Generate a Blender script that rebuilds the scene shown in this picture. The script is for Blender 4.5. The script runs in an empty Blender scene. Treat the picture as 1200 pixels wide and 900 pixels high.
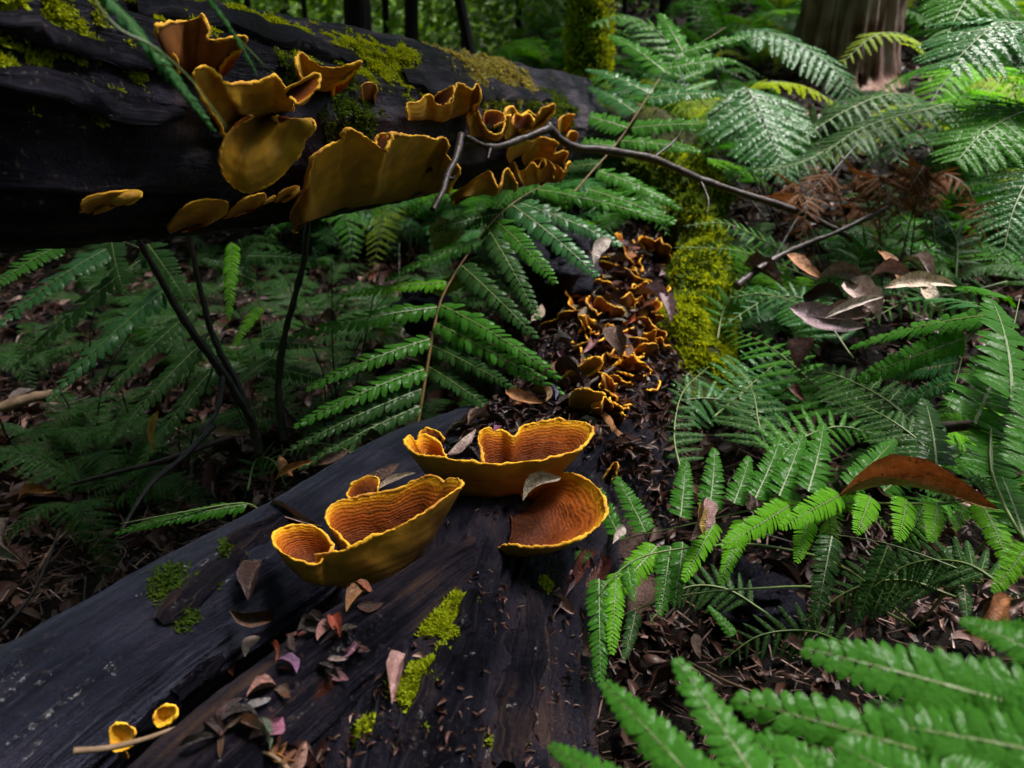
import bpy, math, random
import numpy as np
from mathutils import Vector, Matrix, noise
from mathutils.bvhtree import BVHTree

SC = bpy.context.scene
COL = SC.collection
random.seed(7)
R = math.radians

# ------------------------------------------------------------------ camera, world, sun, exposure
CAM_H = 0.75
PITCH = R(22.0)
cam_d = bpy.data.cameras.new("camera")
cam = bpy.data.objects.new("camera", cam_d)
COL.objects.link(cam)
cam.location = (0, 0, CAM_H)
cam.rotation_euler = (math.pi / 2 - PITCH, 0, 0)
cam_d.lens = 27.0
cam_d.sensor_width = 36.0
cam_d.clip_start = 0.02
cam_d.clip_end = 500
cam_d.dof.use_dof = True
cam_d.dof.focus_distance = 0.90
cam_d.dof.aperture_fstop = 6.0
SC.camera = cam

SUN_EL, SUN_AZ = 66.0, 62.0     # azimuth measured from +Y towards +X
world = bpy.data.worlds.new("World")
SC.world = world
world.use_nodes = True
wn = world.node_tree
bg = wn.nodes["Background"]
sky = wn.nodes.new("ShaderNodeTexSky")
sky.sky_type = 'NISHITA'
sky.sun_disc = False
sky.sun_elevation = R(SUN_EL)
sky.sun_rotation = R(SUN_AZ)
sky.air_density = 1.0
sky.dust_density = 4.0
sky.ozone_density = 1.5
wn.links.new(sky.outputs[0], bg.inputs[0])
bg.inputs[1].default_value = 0.06

sun_d = bpy.data.lights.new("sun", 'SUN')
sun_d.energy = 5.0
sun_d.angle = R(26)
sun_d.color = (1.0, 0.97, 0.93)
sun = bpy.data.objects.new("sun", sun_d)
COL.objects.link(sun)
to_sun = Vector((math.sin(R(SUN_AZ)) * math.cos(R(SUN_EL)), math.cos(R(SUN_AZ)) * math.cos(R(SUN_EL)), math.sin(R(SUN_EL))))
sun.rotation_euler = to_sun.to_track_quat('Z', 'Y').to_euler()

SC.view_settings.view_transform = 'Standard'
SC.view_settings.look = 'None'
SC.view_settings.exposure = 1.6
SC.view_settings.gamma = 1.0
SC.view_settings.use_curve_mapping = False
SC.render.engine = 'CYCLES'
SC.cycles.max_bounces = 6
SC.cycles.transparent_max_bounces = 4
SC.cycles.use_denoising = True

# ------------------------------------------------------------------ placement helpers
C0 = Vector((0, 0, CAM_H))
FWD = Vector((0, math.cos(PITCH), -math.sin(PITCH)))
UPV = Vector((0, math.sin(PITCH), math.cos(PITCH)))
RT = Vector((1, 0, 0))


def ray(x, y):
    return FWD + RT * ((x - 600) / 900.0) - UPV * ((y - 450) / 900.0)


def P(x, y, d):
    """a point of the place, found from where it shows at 1200x900 and its distance d in front of the camera"""
    return C0 + ray(x, y) * d


def sstep(a, b, x):
    t = min(1, max(0, (x - a) / (b - a)))
    return t * t * (3 - 2 * t)


def gz(x, y):
    """height of the forest floor"""
    r = sstep(-0.5, 0.9, x)
    zl = 0.09 * max(0, y - 2.4) + 0.02
    zr = 0.20 * max(0, y - 0.85)
    far = max(0, y - 9)
    z = zl * (1 - r) + zr * r + 0.01 * far * far ** 0.5
    if y > 30:
        z += 0
    z += 0.05 * noise.noise(Vector((x * 1.3, y * 1.3, 0))) + 0.018 * noise.noise(Vector((x * 5, y * 5, 3)))
    # gully at the right foot of the old log
    z -= 0.16 * math.exp(-((x - 0.38) ** 2 / 0.12 + (y - 0.75) ** 2 / 0.10))
    return z


def ground_hit(x, y):
    """where the line of sight through (x, y) meets the forest floor"""
    r = ray(x, y)
    d = 0.3
    while d < 40:
        p = C0 + r * d
        if p.z < gz(p.x, p.y):
            return p
        d += 0.02 + d * 0.01
    return C0 + r * 40


# ------------------------------------------------------------------ materials
def mat(name):
    m = bpy.data.materials.new(name)
    m.use_nodes = True
    nt = m.node_tree
    b = nt.nodes["Principled BSDF"]
    return m, nt, b


def N(nt, kind, **kw):
    n = nt.nodes.new(kind)
    for k, v in kw.items():
        if k.startswith("i_"):
            key = k[2:]
            key = int(key) if key.isdigit() else key
            n.inputs[key].default_value = v
        else:
            setattr(n, k, v)
    return n


def ramp(nt, stops, fac=None):
    n = nt.nodes.new("ShaderNodeValToRGB")
    e = n.color_ramp.elements
    while len(e) < len(stops):
        e.new(0.5)
    for k, (p, c) in enumerate(stops):
        e[k].position = p
        e[k].color = (*c, 1)
    if fac is not None:
        nt.links.new(fac, n.inputs[0])
    return n


def bump(nt, b, height, strength=0.5, dist=0.005):
    n = N(nt, "ShaderNodeBump", i_Strength=strength, i_Distance=dist)
    nt.links.new(height, n.inputs["Height"])
    nt.links.new(n.outputs[0], b.inputs["Normal"])
    return n


def mix(nt, fac, a, c, mode='MIX'):
    n = nt.nodes.new("ShaderNodeMix")
    n.data_type = 'RGBA'
    n.blend_type = mode
    for sock, v in ((n.inputs[0], fac), (n.inputs[6], a), (n.inputs[7], c)):
        if isinstance(v, bpy.types.NodeSocket):
            nt.links.new(v, sock)
        elif isinstance(v, tuple):
            sock.default_value = (*v, 1)
        else:
            sock.default_value = v
    return n.outputs[2]


def math_n(nt, op, a, b=None, clamp=False):
    n = nt.nodes.new("ShaderNodeMath")
    n.operation = op
    n.use_clamp = clamp
    for i, v in enumerate((a, b)):
        if v is None:
            continue
        if isinstance(v, bpy.types.NodeSocket):
            nt.links.new(v, n.inputs[i])
        else:
            n.inputs[i].default_value = v
    return n.outputs[0]


def fern_mat(name, dark, light, rough=0.75, trans=0.28, coat=0.17):
    m, nt, b = mat(name)
    oi = N(nt, "ShaderNodeObjectInfo")
    tc = N(nt, "ShaderNodeTexCoord")
    no = N(nt, "ShaderNodeTexNoise", i_Scale=9.0, i_Detail=3.0)
    geo = N(nt, "ShaderNodeNewGeometry")
    nt.links.new(geo.outputs["Position"], no.inputs["Vector"])
    f = math_n(nt, 'ADD', math_n(nt, 'MULTIPLY', oi.outputs["Random"], 0.6), math_n(nt, 'MULTIPLY', no.outputs[0], 0.5))
    cr = ramp(nt, [(0.15, dark), (0.6, tuple((p + q) / 2 for p, q in zip(dark, light))), (1.0, light)], f)
    nd = N(nt, "ShaderNodeTexNoise", i_Scale=48.0, i_Detail=3.0)
    nt.links.new(geo.outputs["Position"], nd.inputs["Vector"])
    brn = ramp(nt, [(0.66, (0, 0, 0)), (0.74, (1, 1, 1))], nd.outputs[0])
    yel = ramp(nt, [(0.50, (0, 0, 0)), (0.80, (1, 1, 1))], no.outputs[0])
    lit = mix(nt, math_n(nt, 'MULTIPLY', yel.outputs[0], 0.5), cr.outputs[0], (light[1] * .9, light[1] * 1.15, light[2]))  # yellower green patches spread by the noise
    aged = mix(nt, math_n(nt, 'MULTIPLY', brn.outputs[0], 0.75), lit, (0.09, 0.05, 0.015))
    back = mix(nt, geo.outputs["Backfacing"], aged, tuple(v * 0.9 + 0.012 for v in light))
    nt.links.new(back, b.inputs["Base Color"])
    b.inputs["Roughness"].default_value = rough
    b.inputs["Coat Weight"].default_value = coat
    b.inputs["Specular IOR Level"].default_value = 0.04
    b.inputs["Coat Roughness"].default_value = 0.13
    b.inputs["Coat IOR"].default_value = 1.4
    n2 = N(nt, "ShaderNodeTexNoise", i_Scale=260.0, i_Detail=2.0)
    nt.links.new(geo.outputs["Position"], n2.inputs["Vector"])
    bump(nt, b, n2.outputs[0], 0.6, 0.0025)
    cb = N(nt, "ShaderNodeBump", i_Strength=0.5, i_Distance=0.0012)
    nt.links.new(n2.outputs[0], cb.inputs["Height"])
    nt.links.new(cb.outputs[0], b.inputs["Coat Normal"])
    tr = N(nt, "ShaderNodeBsdfTranslucent")
    tr.inputs[0].default_value = (light[0] * 1.6, light[1] * 1.5, light[2] * 0.7, 1)
    ms = N(nt, "ShaderNodeMixShader")
    ms.inputs[0].default_value = trans
    nt.links.new(b.outputs[0], ms.inputs[1])
    nt.links.new(tr.outputs[0], ms.inputs[2])
    nt.links.new(ms.outputs[0], nt.nodes["Material Output"].inputs[0])
    return m


M = {}
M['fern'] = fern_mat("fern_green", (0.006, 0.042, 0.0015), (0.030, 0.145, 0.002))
M['fern_dark'] = fern_mat("fern_dark_green", (0.004, 0.022, 0.003), (0.016, 0.066, 0.005), 0.75, .25, .15)  # dark colour also stands in for shade on shaded and backlit fronds
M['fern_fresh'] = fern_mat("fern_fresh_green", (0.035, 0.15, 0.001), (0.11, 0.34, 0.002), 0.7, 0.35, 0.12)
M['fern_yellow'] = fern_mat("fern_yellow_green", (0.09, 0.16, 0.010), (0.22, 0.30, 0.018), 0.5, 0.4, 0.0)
M['fern_blue'] = fern_mat("fern_blue_green", (0.006, 0.040, 0.008), (0.020, 0.105, 0.018), 0.7, 0.2, 0.33)
M['fern_brown'] = fern_mat("fern_dead_brown", (0.035, 0.012, 0.006), (0.12, 0.04, 0.015), 0.7, 0.2, 0.0)
M['moss'] = fern_mat("moss_green", (0.10, 0.14, 0.004), (0.40, 0.44, 0.012), 0.7, 0.25, 0.0)
M['moss_dark'] = fern_mat("moss_dark_green", (0.02, 0.04, 0.006), (0.07, 0.11, 0.010), 0.7, 0.25, 0.0)
M['moss_dry'] = fern_mat("moss_straw", (0.14, 0.12, 0.03), (0.34, 0.28, 0.09), 0.8, 0.25, 0.0)
M['backleaf'] = fern_mat("backdrop_leaf", (0.006, 0.028, 0.002), (0.09, 0.19, 0.010), 0.6, 0.35, 0.1)


def simple(name, c, rough=0.6, c2=None, scale=40, spec=0.5, bumpd=0.002):
    m, nt, b = mat(name)
    tc = N(nt, "ShaderNodeTexCoord")
    no = N(nt, "ShaderNodeTexNoise", i_Scale=float(scale), i_Detail=4.0)
    nt.links.new(tc.outputs["Object"], no.inputs["Vector"])
    cr = ramp(nt, [(0.3, c), (0.7, c2 or tuple(v * 1.7 for v in c))], no.outputs[0])
    nt.links.new(cr.outputs[0], b.inputs["Base Color"])
    b.inputs["Roughness"].default_value = rough
    b.inputs["Specular IOR Level"].default_value = spec
    bump(nt, b, no.outputs[0], 0.6, bumpd)
    return m


M['stipe'] = simple("stipe_tan", (0.10, 0.055, 0.015), 0.5, (0.22, 0.12, 0.03))
M['stipe_green'] = simple("stipe_green", (0.06, 0.12, 0.02), 0.45, (0.14, 0.17, 0.04))
M['stem_dark'] = simple("stem_dark", (0.006, 0.004, 0.004), 0.45, (0.022, 0.015, 0.014), 60, 0.4)
M['twig'] = simple("twig_bark", (0.010, 0.006, 0.005), 0.5, (0.045, 0.025, 0.020), 70, 0.4, 0.004)
M['twig_dead'] = simple("twig_dead", (0.10, 0.055, 0.03), 0.75, (0.25, 0.16, 0.09), 60)
M['litter_fungus_wood'] = simple("pale_wood", (0.30, 0.15, 0.05), 0.8, (0.5, 0.28, 0.1), 200)


def leaf_mat():
    """dead leaf: the object's own colour, mottled"""
    m, nt, b = mat("dead_leaf")
    oi = N(nt, "ShaderNodeObjectInfo")
    tc = N(nt, "ShaderNodeTexCoord")
    n1 = N(nt, "ShaderNodeTexNoise", i_Scale=7.0, i_Detail=5.0, i_Roughness=0.7)
    nt.links.new(tc.outputs["Object"], n1.inputs["Vector"])
    dk = mix(nt, 1.0, oi.outputs["Color"], (0.42, 0.36, 0.34), 'MULTIPLY')
    cr = ramp(nt, [(0.35, (0, 0, 0)), (0.62, (1, 1, 1))], n1.outputs[0])
    c = mix(nt, cr.outputs[0], dk, oi.outputs["Color"])
    n2 = N(nt, "ShaderNodeTexNoise", i_Scale=26.0, i_Detail=2.0)
    nt.links.new(tc.outputs["Object"], n2.inputs["Vector"])
    sp = ramp(nt, [(0.62, (0, 0, 0)), (0.68, (1, 1, 1))], n2.outputs[0])
    c = mix(nt, sp.outputs[0], c, mix(nt, 1.0, oi.outputs["Color"], (0.25, 0.2, 0.2), 'MULTIPLY'))
    nt.links.new(c, b.inputs["Base Color"])
    b.inputs["Roughness"].default_value = 0.42
    wv = N(nt, "ShaderNodeTexWave", i_Scale=6.0, i_Distortion=2.0)
    nt.links.new(tc.outputs["Object"], wv.inputs["Vector"])
    h = math_n(nt, 'ADD', math_n(nt, 'MULTIPLY', wv.outputs[1], 0.04), n1.outputs[0])
    bump(nt, b, h, 0.5, 0.03)
    return m


def litter_mat():
    m, nt, b = mat("litter_leaf")
    at = N(nt, "ShaderNodeAttribute", attribute_name="tint")
    geo = N(nt, "ShaderNodeNewGeometry")
    n1 = N(nt, "ShaderNodeTexNoise", i_Scale=60.0, i_Detail=4.0)
    nt.links.new(geo.outputs["Position"], n1.inputs["Vector"])
    cr = ramp(nt, [(0.0, (0.018, 0.009, 0.006)), (0.35, (0.055, 0.022, 0.017)), (0.6, (0.09, 0.040, 0.030)), (0.84, (0.22, 0.115, 0.095)), (1.0, (0.45, 0.28, 0.23))], at.outputs["Fac"])
    c = mix(nt, math_n(nt, 'MULTIPLY', n1.outputs[0], 0.9), cr.outputs[0], (0.03, 0.015, 0.01))
    nt.links.new(c, b.inputs["Base Color"])
    b.inputs["Roughness"].default_value = 0.42
    b.inputs["Specular IOR Level"].default_value = 0.25
    bump(nt, b, n1.outputs[0], 0.5, 0.004)
    return m


M['leaf'] = leaf_mat()
M['litter'] = litter_mat()


def soil_mat():
    m, nt, b = mat("soil")
    geo = N(nt, "ShaderNodeNewGeometry")
    n1 = N(nt, "ShaderNodeTexNoise", i_Scale=14.0, i_Detail=8.0, i_Roughness=0.7)
    nt.links.new(geo.outputs["Position"], n1.inputs["Vector"])
    cr = ramp(nt, [(0.3, (0.002, 0.0015, 0.001)), (0.6, (0.009, 0.006, 0.004)), (0.8, (0.025, 0.015, 0.010))], n1.outputs[0])
    nt.links.new(cr.outputs[0], b.inputs["Base Color"])
    b.inputs["Roughness"].default_value = 0.8
    b.inputs["Specular IOR Level"].default_value = 0.15
    bump(nt, b, n1.outputs[0], 1.0, 0.03)
    return m


M['soil'] = soil_mat()


def bark_mat(name, cols, uscale=(3.0, 40.0), rough=0.45, bumps=0.8, bdist=0.006, speck=None, extra=None, band=None):
    """wood seen along its UV: u along the trunk (metres), v around"""
    m, nt, b = mat(name)
    uv = N(nt, "ShaderNodeUVMap", uv_map="UVMap")
    mp = N(nt, "ShaderNodeMapping")
    mp.inputs["Scale"].default_value = (uscale[0], uscale[1], 1)
    nt.links.new(uv.outputs[0], mp.inputs["Vector"])
    n1 = N(nt, "ShaderNodeTexNoise", i_Scale=1.0, i_Detail=8.0, i_Roughness=0.65, i_Distortion=0.6)
    nt.links.new(mp.outputs[0], n1.inputs["Vector"])
    geo = N(nt, "ShaderNodeNewGeometry")
    n2 = N(nt, "ShaderNodeTexNoise", i_Scale=9.0, i_Detail=5.0)
    nt.links.new(geo.outputs["Position"], n2.inputs["Vector"])
    f = math_n(nt, 'ADD', math_n(nt, 'MULTIPLY', n1.outputs[0], 0.55), math_n(nt, 'MULTIPLY', n2.outputs[0], 0.45))
    cr = ramp(nt, cols, f)
    c = cr.outputs[0]
    if speck:
        n3 = N(nt, "ShaderNodeTexNoise", i_Scale=150.0, i_Detail=3.0, i_Roughness=0.7)
        nt.links.new(geo.outputs["Position"], n3.inputs["Vector"])
        n4 = N(nt, "ShaderNodeTexNoise", i_Scale=7.0, i_Detail=2.0)
        nt.links.new(geo.outputs["Position"], n4.inputs["Vector"])
        s1 = math_n(nt, 'MULTIPLY', ramp(nt, [(0.60, (0, 0, 0)), (0.72, (1, 1, 1))], n3.outputs[0]).outputs[0],
                    ramp(nt, [(0.45, (0, 0, 0)), (0.65, (1, 1, 1))], n4.outputs[0]).outputs[0])
        c = mix(nt, s1, c, speck)
    if extra:
        for (pos, rad, colr, stretch) in extra:
            vm = N(nt, "ShaderNodeVectorMath", operation='SUBTRACT')
            nt.links.new(geo.outputs["Position"], vm.inputs[0])
            vm.inputs[1].default_value = pos
            mp2 = N(nt, "ShaderNodeMapping")
            mp2.inputs["Scale"].default_value = stretch
            nt.links.new(vm.outputs[0], mp2.inputs["Vector"])
            ln = N(nt, "ShaderNodeVectorMath", operation='LENGTH')
            nt.links.new(mp2.outputs[0], ln.inputs[0])
            dd = math_n(nt, 'ADD', math_n(nt, 'DIVIDE', ln.outputs["Value"], rad), math_n(nt, 'MULTIPLY', n1.outputs[0], 1.6))
            k = ramp(nt, [(0.9, (1, 1, 1)), (1.0, (0, 0, 0))], math_n(nt, 'MULTIPLY', dd, 0.6)).outputs[0]
            c = mix(nt, k, c, colr)
    nt.links.new(c, b.inputs["Base Color"])
    b.inputs["Specular IOR Level"].default_value = 0.16
    b.inputs["Specular Tint"].default_value = (0.62, 0.66, 1.0, 1)  # blue tint put into the highlights to imitate a cool sheen
    b.inputs["Coat Roughness"].default_value = 0.16
    b.inputs["Coat Tint"].default_value = (0.9, 0.93, 1.0, 1)
    n8 = N(nt, "ShaderNodeTexNoise", i_Scale=170.0, i_Detail=5.0, i_Roughness=0.8)
    nt.links.new(geo.outputs["Position"], n8.inputs["Vector"])
    cw = ramp(nt, [(0.54, (0, 0, 0)), (0.66, (0.16, 0.16, 0.16))], n8.outputs[0])
    nt.links.new(cw.outputs[0], b.inputs["Coat Weight"])
    rr = math_n(nt, 'ADD', math_n(nt, 'MULTIPLY', n2.outputs[0], 0.35), rough - 0.17)
    nt.links.new(rr, b.inputs["Roughness"])
    n5 = N(nt, "ShaderNodeTexNoise", i_Scale=45.0, i_Detail=6.0, i_Roughness=0.7)
    nt.links.new(geo.outputs["Position"], n5.inputs["Vector"])
    mp3 = N(nt, "ShaderNodeMapping")
    mp3.inputs["Scale"].default_value = (uscale[0] * 3.0, uscale[1] * 9, 1)
    nt.links.new(uv.outputs[0], mp3.inputs["Vector"])
    n6 = N(nt, "ShaderNodeTexNoise", i_Scale=1.0, i_Detail=6.0, i_Roughness=0.7)
    nt.links.new(mp3.outputs[0], n6.inputs["Vector"])
    n7 = N(nt, "ShaderNodeTexNoise", i_Scale=190.0, i_Detail=4.0, i_Roughness=0.8)
    nt.links.new(geo.outputs["Position"], n7.inputs["Vector"])
    h = math_n(nt, 'ADD', n1.outputs[0], math_n(nt, 'MULTIPLY', n5.outputs[0], 0.8))
    h = math_n(nt, 'ADD', h, math_n(nt, 'MULTIPLY', n6.outputs[0], 0.9))
    h = math_n(nt, 'ADD', h, math_n(nt, 'MULTIPLY', n7.outputs[0], 0.35))
    bump(nt, b, h, bumps, bdist)
    return m


M['log'] = bark_mat("wet_log_bark", [(0.36, (0.002, 0.0015, 0.003)), (0.48, (0.006, 0.005, 0.008)), (0.56, (0.028, 0.023, 0.036)), (0.66, (0.11, 0.08, 0.085))],
                    (5.0, 12.0), 0.42, 1.0, 0.013, (0.16, 0.12, 0.09))
M['mosstrunk'] = bark_mat("mossy_trunk_bark", [(0.3, (0.010, 0.010, 0.004)), (0.5, (0.05, 0.055, 0.008)), (0.62, (0.12, 0.13, 0.012)), (0.75, (0.22, 0.2, 0.03))],
                          (8.0, 8.0), 0.8, 1.0, 0.02)
M['redbark'] = bark_mat("stringy_bark", [(0.36, (0.06, 0.025, 0.018)), (0.44, (0.26, 0.13, 0.10)), (0.52, (0.45, 0.28, 0.22)), (0.64, (0.6, 0.46, 0.40))],
                        (1.6, 26.0), 0.8, 1.0, 0.03)
M['darkbark'] = bark_mat("dark_bark", [(0.3, (0.005, 0.004, 0.003)), (0.6, (0.02, 0.014, 0.012)), (0.8, (0.05, 0.04, 0.03))],
                         (3.0, 18.0), 0.7, 1.0, 0.01)


def fungus_mats():
    # upper face: concentric bands
    m, nt, b = mat("fungus_upper_face")
    s = N(nt, "ShaderNodeAttribute", attribute_name="reach")
    geo = N(nt, "ShaderNodeNewGeometry")
    n1 = N(nt, "ShaderNodeTexNoise", i_Scale=30.0, i_Detail=5.0, i_Roughness=0.7)
    nt.links.new(geo.outputs["Position"], n1.inputs["Vector"])
    n2 = N(nt, "ShaderNodeTexNoise", i_Scale=260.0, i_Detail=3.0)
    nt.links.new(geo.outputs["Position"], n2.inputs["Vector"])
    nb = N(nt, "ShaderNodeTexNoise", i_Scale=11.0, i_Detail=2.0)
    nt.links.new(geo.outputs["Position"], nb.inputs["Vector"])
    sd = math_n(nt, 'ADD', s.outputs["Fac"], math_n(nt, 'MULTIPLY', math_n(nt, 'SUBTRACT', n1.outputs[0], 0.5), 0.13))
    sd = math_n(nt, 'ADD', sd, math_n(nt, 'MULTIPLY', math_n(nt, 'SUBTRACT', nb.outputs[0], 0.5), 0.30))
    base = ramp(nt, [(0.0, (0.05, 0.012, 0.004)), (0.35, (0.075, 0.016, 0.004)), (0.6, (0.16, 0.032, 0.004)), (0.78, (0.33, 0.070, 0.005)), (0.93, (0.52, 0.150, 0.006)), (0.99, (0.62, 0.22, 0.010))], sd)
    w = math_n(nt, 'SINE', math_n(nt, 'MULTIPLY', sd, 150.0))
    w2 = math_n(nt, 'SINE', math_n(nt, 'MULTIPLY', sd, 64.0))
    wf = math_n(nt, 'ADD', math_n(nt, 'MULTIPLY', w, 0.20), math_n(nt, 'MULTIPLY', w2, 0.14))
    wf = math_n(nt, 'ADD', wf, 0.26)
    edge = ramp(nt, [(0.86, (1, 1, 1)), (0.95, (0, 0, 0))], s.outputs["Fac"])
    fade = ramp(nt, [(0.35, (.1, .1, .1)), (0.6, (1.5, 1.5, 1.5))], n1.outputs[0])
    wf = math_n(nt, 'MULTIPLY', wf, fade.outputs[0])
    wf = math_n(nt, 'MULTIPLY', wf, edge.outputs[0], True)
    hi = ramp(nt, [(0.91, (0, 0, 0)), (0.985, (1, 1, 1))], s.outputs["Fac"])
    c = mix(nt, wf, base.outputs[0], (0.045, 0.010, 0.004))
    pale = math_n(nt, 'MULTIPLY', ramp(nt, [(0.5, (0, 0, 0)), (0.75, (1, 1, 1))], n2.outputs[0]).outputs[0], 0.18)
    c = mix(nt, pale, c, (0.45, 0.17, 0.03))
    c = mix(nt, hi.outputs[0], c, (0.80, 0.36, 0.012))
    nt.links.new(c, b.inputs["Base Color"])
    b.inputs["Roughness"].default_value = 0.75
    b.inputs["Specular IOR Level"].default_value = 0.15
    h = math_n(nt, 'ADD', math_n(nt, 'MULTIPLY', w, 0.13), math_n(nt, 'MULTIPLY', n2.outputs[0], 1.0))
    bump(nt, b, h, 0.7, 0.0016)
    M['fung_top'] = m
    # underside
    m, nt, b = mat("fungus_underside")
    s = N(nt, "ShaderNodeAttribute", attribute_name="reach")
    geo = N(nt, "ShaderNodeNewGeometry")
    n1 = N(nt, "ShaderNodeTexNoise", i_Scale=22.0, i_Detail=5.0, i_Roughness=0.6)
    nt.links.new(geo.outputs["Position"], n1.inputs["Vector"])
    sd = math_n(nt, 'ADD', s.outputs["Fac"], math_n(nt, 'MULTIPLY', math_n(nt, 'SUBTRACT', n1.outputs[0], 0.5), 0.25))
    base = ramp(nt, [(0.0, (0.10, 0.042, 0.005)), (0.5, (0.22, 0.098, 0.006)), (0.85, (0.32, 0.145, 0.006)), (1.0, (0.52, 0.24, 0.008))], sd)
    w = math_n(nt, 'SINE', math_n(nt, 'MULTIPLY', sd, 42.0))
    c = mix(nt, math_n(nt, 'ADD', math_n(nt, 'MULTIPLY', w, 0.07), 0.10), base.outputs[0], (0.12, 0.06, 0.008))
    cr = ramp(nt, [(0.40, (0, 0, 0)), (0.58, (1, 1, 1))], n1.outputs[0])
    c = mix(nt, math_n(nt, 'MULTIPLY', cr.outputs[0], 0.5), c, (0.11, 0.045, 0.005))
    n3 = N(nt, "ShaderNodeTexNoise", i_Scale=120.0, i_Detail=2.0)
    nt.links.new(geo.outputs["Position"], n3.inputs["Vector"])
    sp = ramp(nt, [(0.70, (0, 0, 0)), (0.74, (1, 1, 1))], n3.outputs[0])
    c = mix(nt, math_n(nt, 'MULTIPLY', sp.outputs[0], 0.5), c, (0.05, 0.02, 0.006))
    nt.links.new(c, b.inputs["Base Color"])
    b.inputs["Roughness"].default_value = 0.6
    bump(nt, b, math_n(nt, 'ADD', math_n(nt, 'MULTIPLY', w, 0.06), math_n(nt, 'MULTIPLY', n1.outputs[0], 1.0)), 0.5, 0.003)
    M['fung_under'] = m
    # rim
    m, nt, b = mat("fungus_rim")
    geo = N(nt, "ShaderNodeNewGeometry")
    n1 = N(nt, "ShaderNodeTexNoise", i_Scale=300.0, i_Detail=3.0)
    nt.links.new(geo.outputs["Position"], n1.inputs["Vector"])
    cr = ramp(nt, [(0.3, (0.78, 0.34, 0.004)), (0.7, (0.95, 0.54, 0.012))], n1.outputs[0])
    nl = N(nt, "ShaderNodeTexNoise", i_Scale=24.0, i_Detail=4.0, i_Roughness=0.65)
    nt.links.new(geo.outputs["Position"], nl.inputs["Vector"])
    wr_ = ramp(nt, [(0.45, (0, 0, 0)), (0.68, (1, 1, 1))], nl.outputs[0])
    nt.links.new(mix(nt, wr_.outputs[0], cr.outputs[0], (0.42, 0.14, 0.010)), b.inputs["Base Color"])
    b.inputs["Roughness"].default_value = 0.8
    b.inputs["Sheen Weight"].default_value = 0.2
    b.inputs["Sheen Tint"].default_value = (1, 0.75, 0.3, 1)
    b.inputs["Subsurface Weight"].default_value = 0.15
    b.inputs["Subsurface Radius"].default_value = (0.004, 0.002, 0.001)
    bump(nt, b, n1.outputs[0], 0.8, 0.001)
    M['fung_rim'] = m
    # rusty underside of the old brackets
    m, nt, b = mat("fungus_rusty")
    geo = N(nt, "ShaderNodeNewGeometry")
    n1 = N(nt, "ShaderNodeTexNoise", i_Scale=50.0, i_Detail=4.0)
    nt.links.new(geo.outputs["Position"], n1.inputs["Vector"])
    cr = ramp(nt, [(0.3, (0.16, 0.045, 0.004)), (0.7, (0.30, 0.10, 0.008))], n1.outputs[0])
    nt.links.new(cr.outputs[0], b.inputs["Base Color"])
    b.inputs["Roughness"].default_value = 0.75
    bump(nt, b, n1.outputs[0], 0.6, 0.002)
    M['fung_rust'] = m


fungus_mats()
M['fung_mustard'] = M['fung_under'].copy()
M['fung_mustard'].name = "fungus_underside_mustard"
for nd in M['fung_mustard'].node_tree.nodes:
    if nd.type == 'VALTORGB' and len(nd.color_ramp.elements) == 4:
        for el, cc_ in zip(nd.color_ramp.elements, [(.26, .12, .005), (.46, .235, .004), (.56, .28, .004), (.72, .36, .008)]):
            el.color = (*cc_, 1)

# ------------------------------------------------------------------ mesh helpers
def tag(o, label=None, cat=None, group=None, kind=None):
    if label: o['label'] = label
    if cat: o['category'] = cat
    if group: o['group'] = group
    if kind: o['kind'] = kind
    return o


def link(name, me, parent=None, loc=(0, 0, 0)):
    o = bpy.data.objects.new(name, me)
    COL.objects.link(o)
    o.location = loc
    if parent is not None:
        o.parent = parent
    return o


def mesh(name, V, F, mats, fm=None, smooth=True, attrs=None, uvs=None):
    me = bpy.data.meshes.new(name)
    me.from_pydata([tuple(v) for v in V], [], F)
    for m in (mats if isinstance(mats, (list, tuple)) else [mats]):
        me.materials.append(m)
    if fm is not None:
        me.polygons.foreach_set("material_index", fm)
    if smooth:
        me.polygons.foreach_set("use_smooth", [True] * len(me.polygons))
    if attrs:
        for k, vals in attrs.items():
            a = me.attributes.new(k, 'FLOAT', 'POINT')
            a.data.foreach_set("value", vals)
    if uvs is not None:
        l = me.uv_layers.new(name="UVMap")
        vi = np.empty(len(me.loops), dtype=np.int32)
        me.loops.foreach_get("vertex_index", vi)
        u = np.array(uvs, dtype=np.float32)[vi]
        l.data.foreach_set("uv", u.ravel())
    me.update()
    return me


def spline(pts, n, closed=False):
    """Catmull-Rom through tuples, n samples"""
    pts = [tuple(p) for p in pts]
    k = len(pts)
    out = []
    for i in range(n):
        t = i / (n if closed else (n - 1)) * (k if closed else (k - 1))
        j = min(int(t), k - 1 if closed else k - 2)
        f = t - j
        if closed:
            p0, p1, p2, p3 = pts[(j - 1) % k], pts[j % k], pts[(j + 1) % k], pts[(j + 2) % k]
        else:
            p1, p2 = pts[j], pts[j + 1]
            p0 = pts[j - 1] if j > 0 else tuple(2 * a - b for a, b in zip(p1, p2))
            p3 = pts[j + 2] if j + 2 < k else tuple(2 * b - a for a, b in zip(p1, p2))
        out.append(tuple(0.5 * (2 * b + (c - a) * f + (2 * a - 5 * b + 4 * c - d) * f * f + (3 * b - a - 3 * c + d) * f ** 3)
                         for a, b, c, d in zip(p0, p1, p2, p3)))
    return out


def vspline(pts, n, closed=False):
    return [Vector(p) for p in spline([tuple(p) for p in pts], n, closed)]


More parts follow.
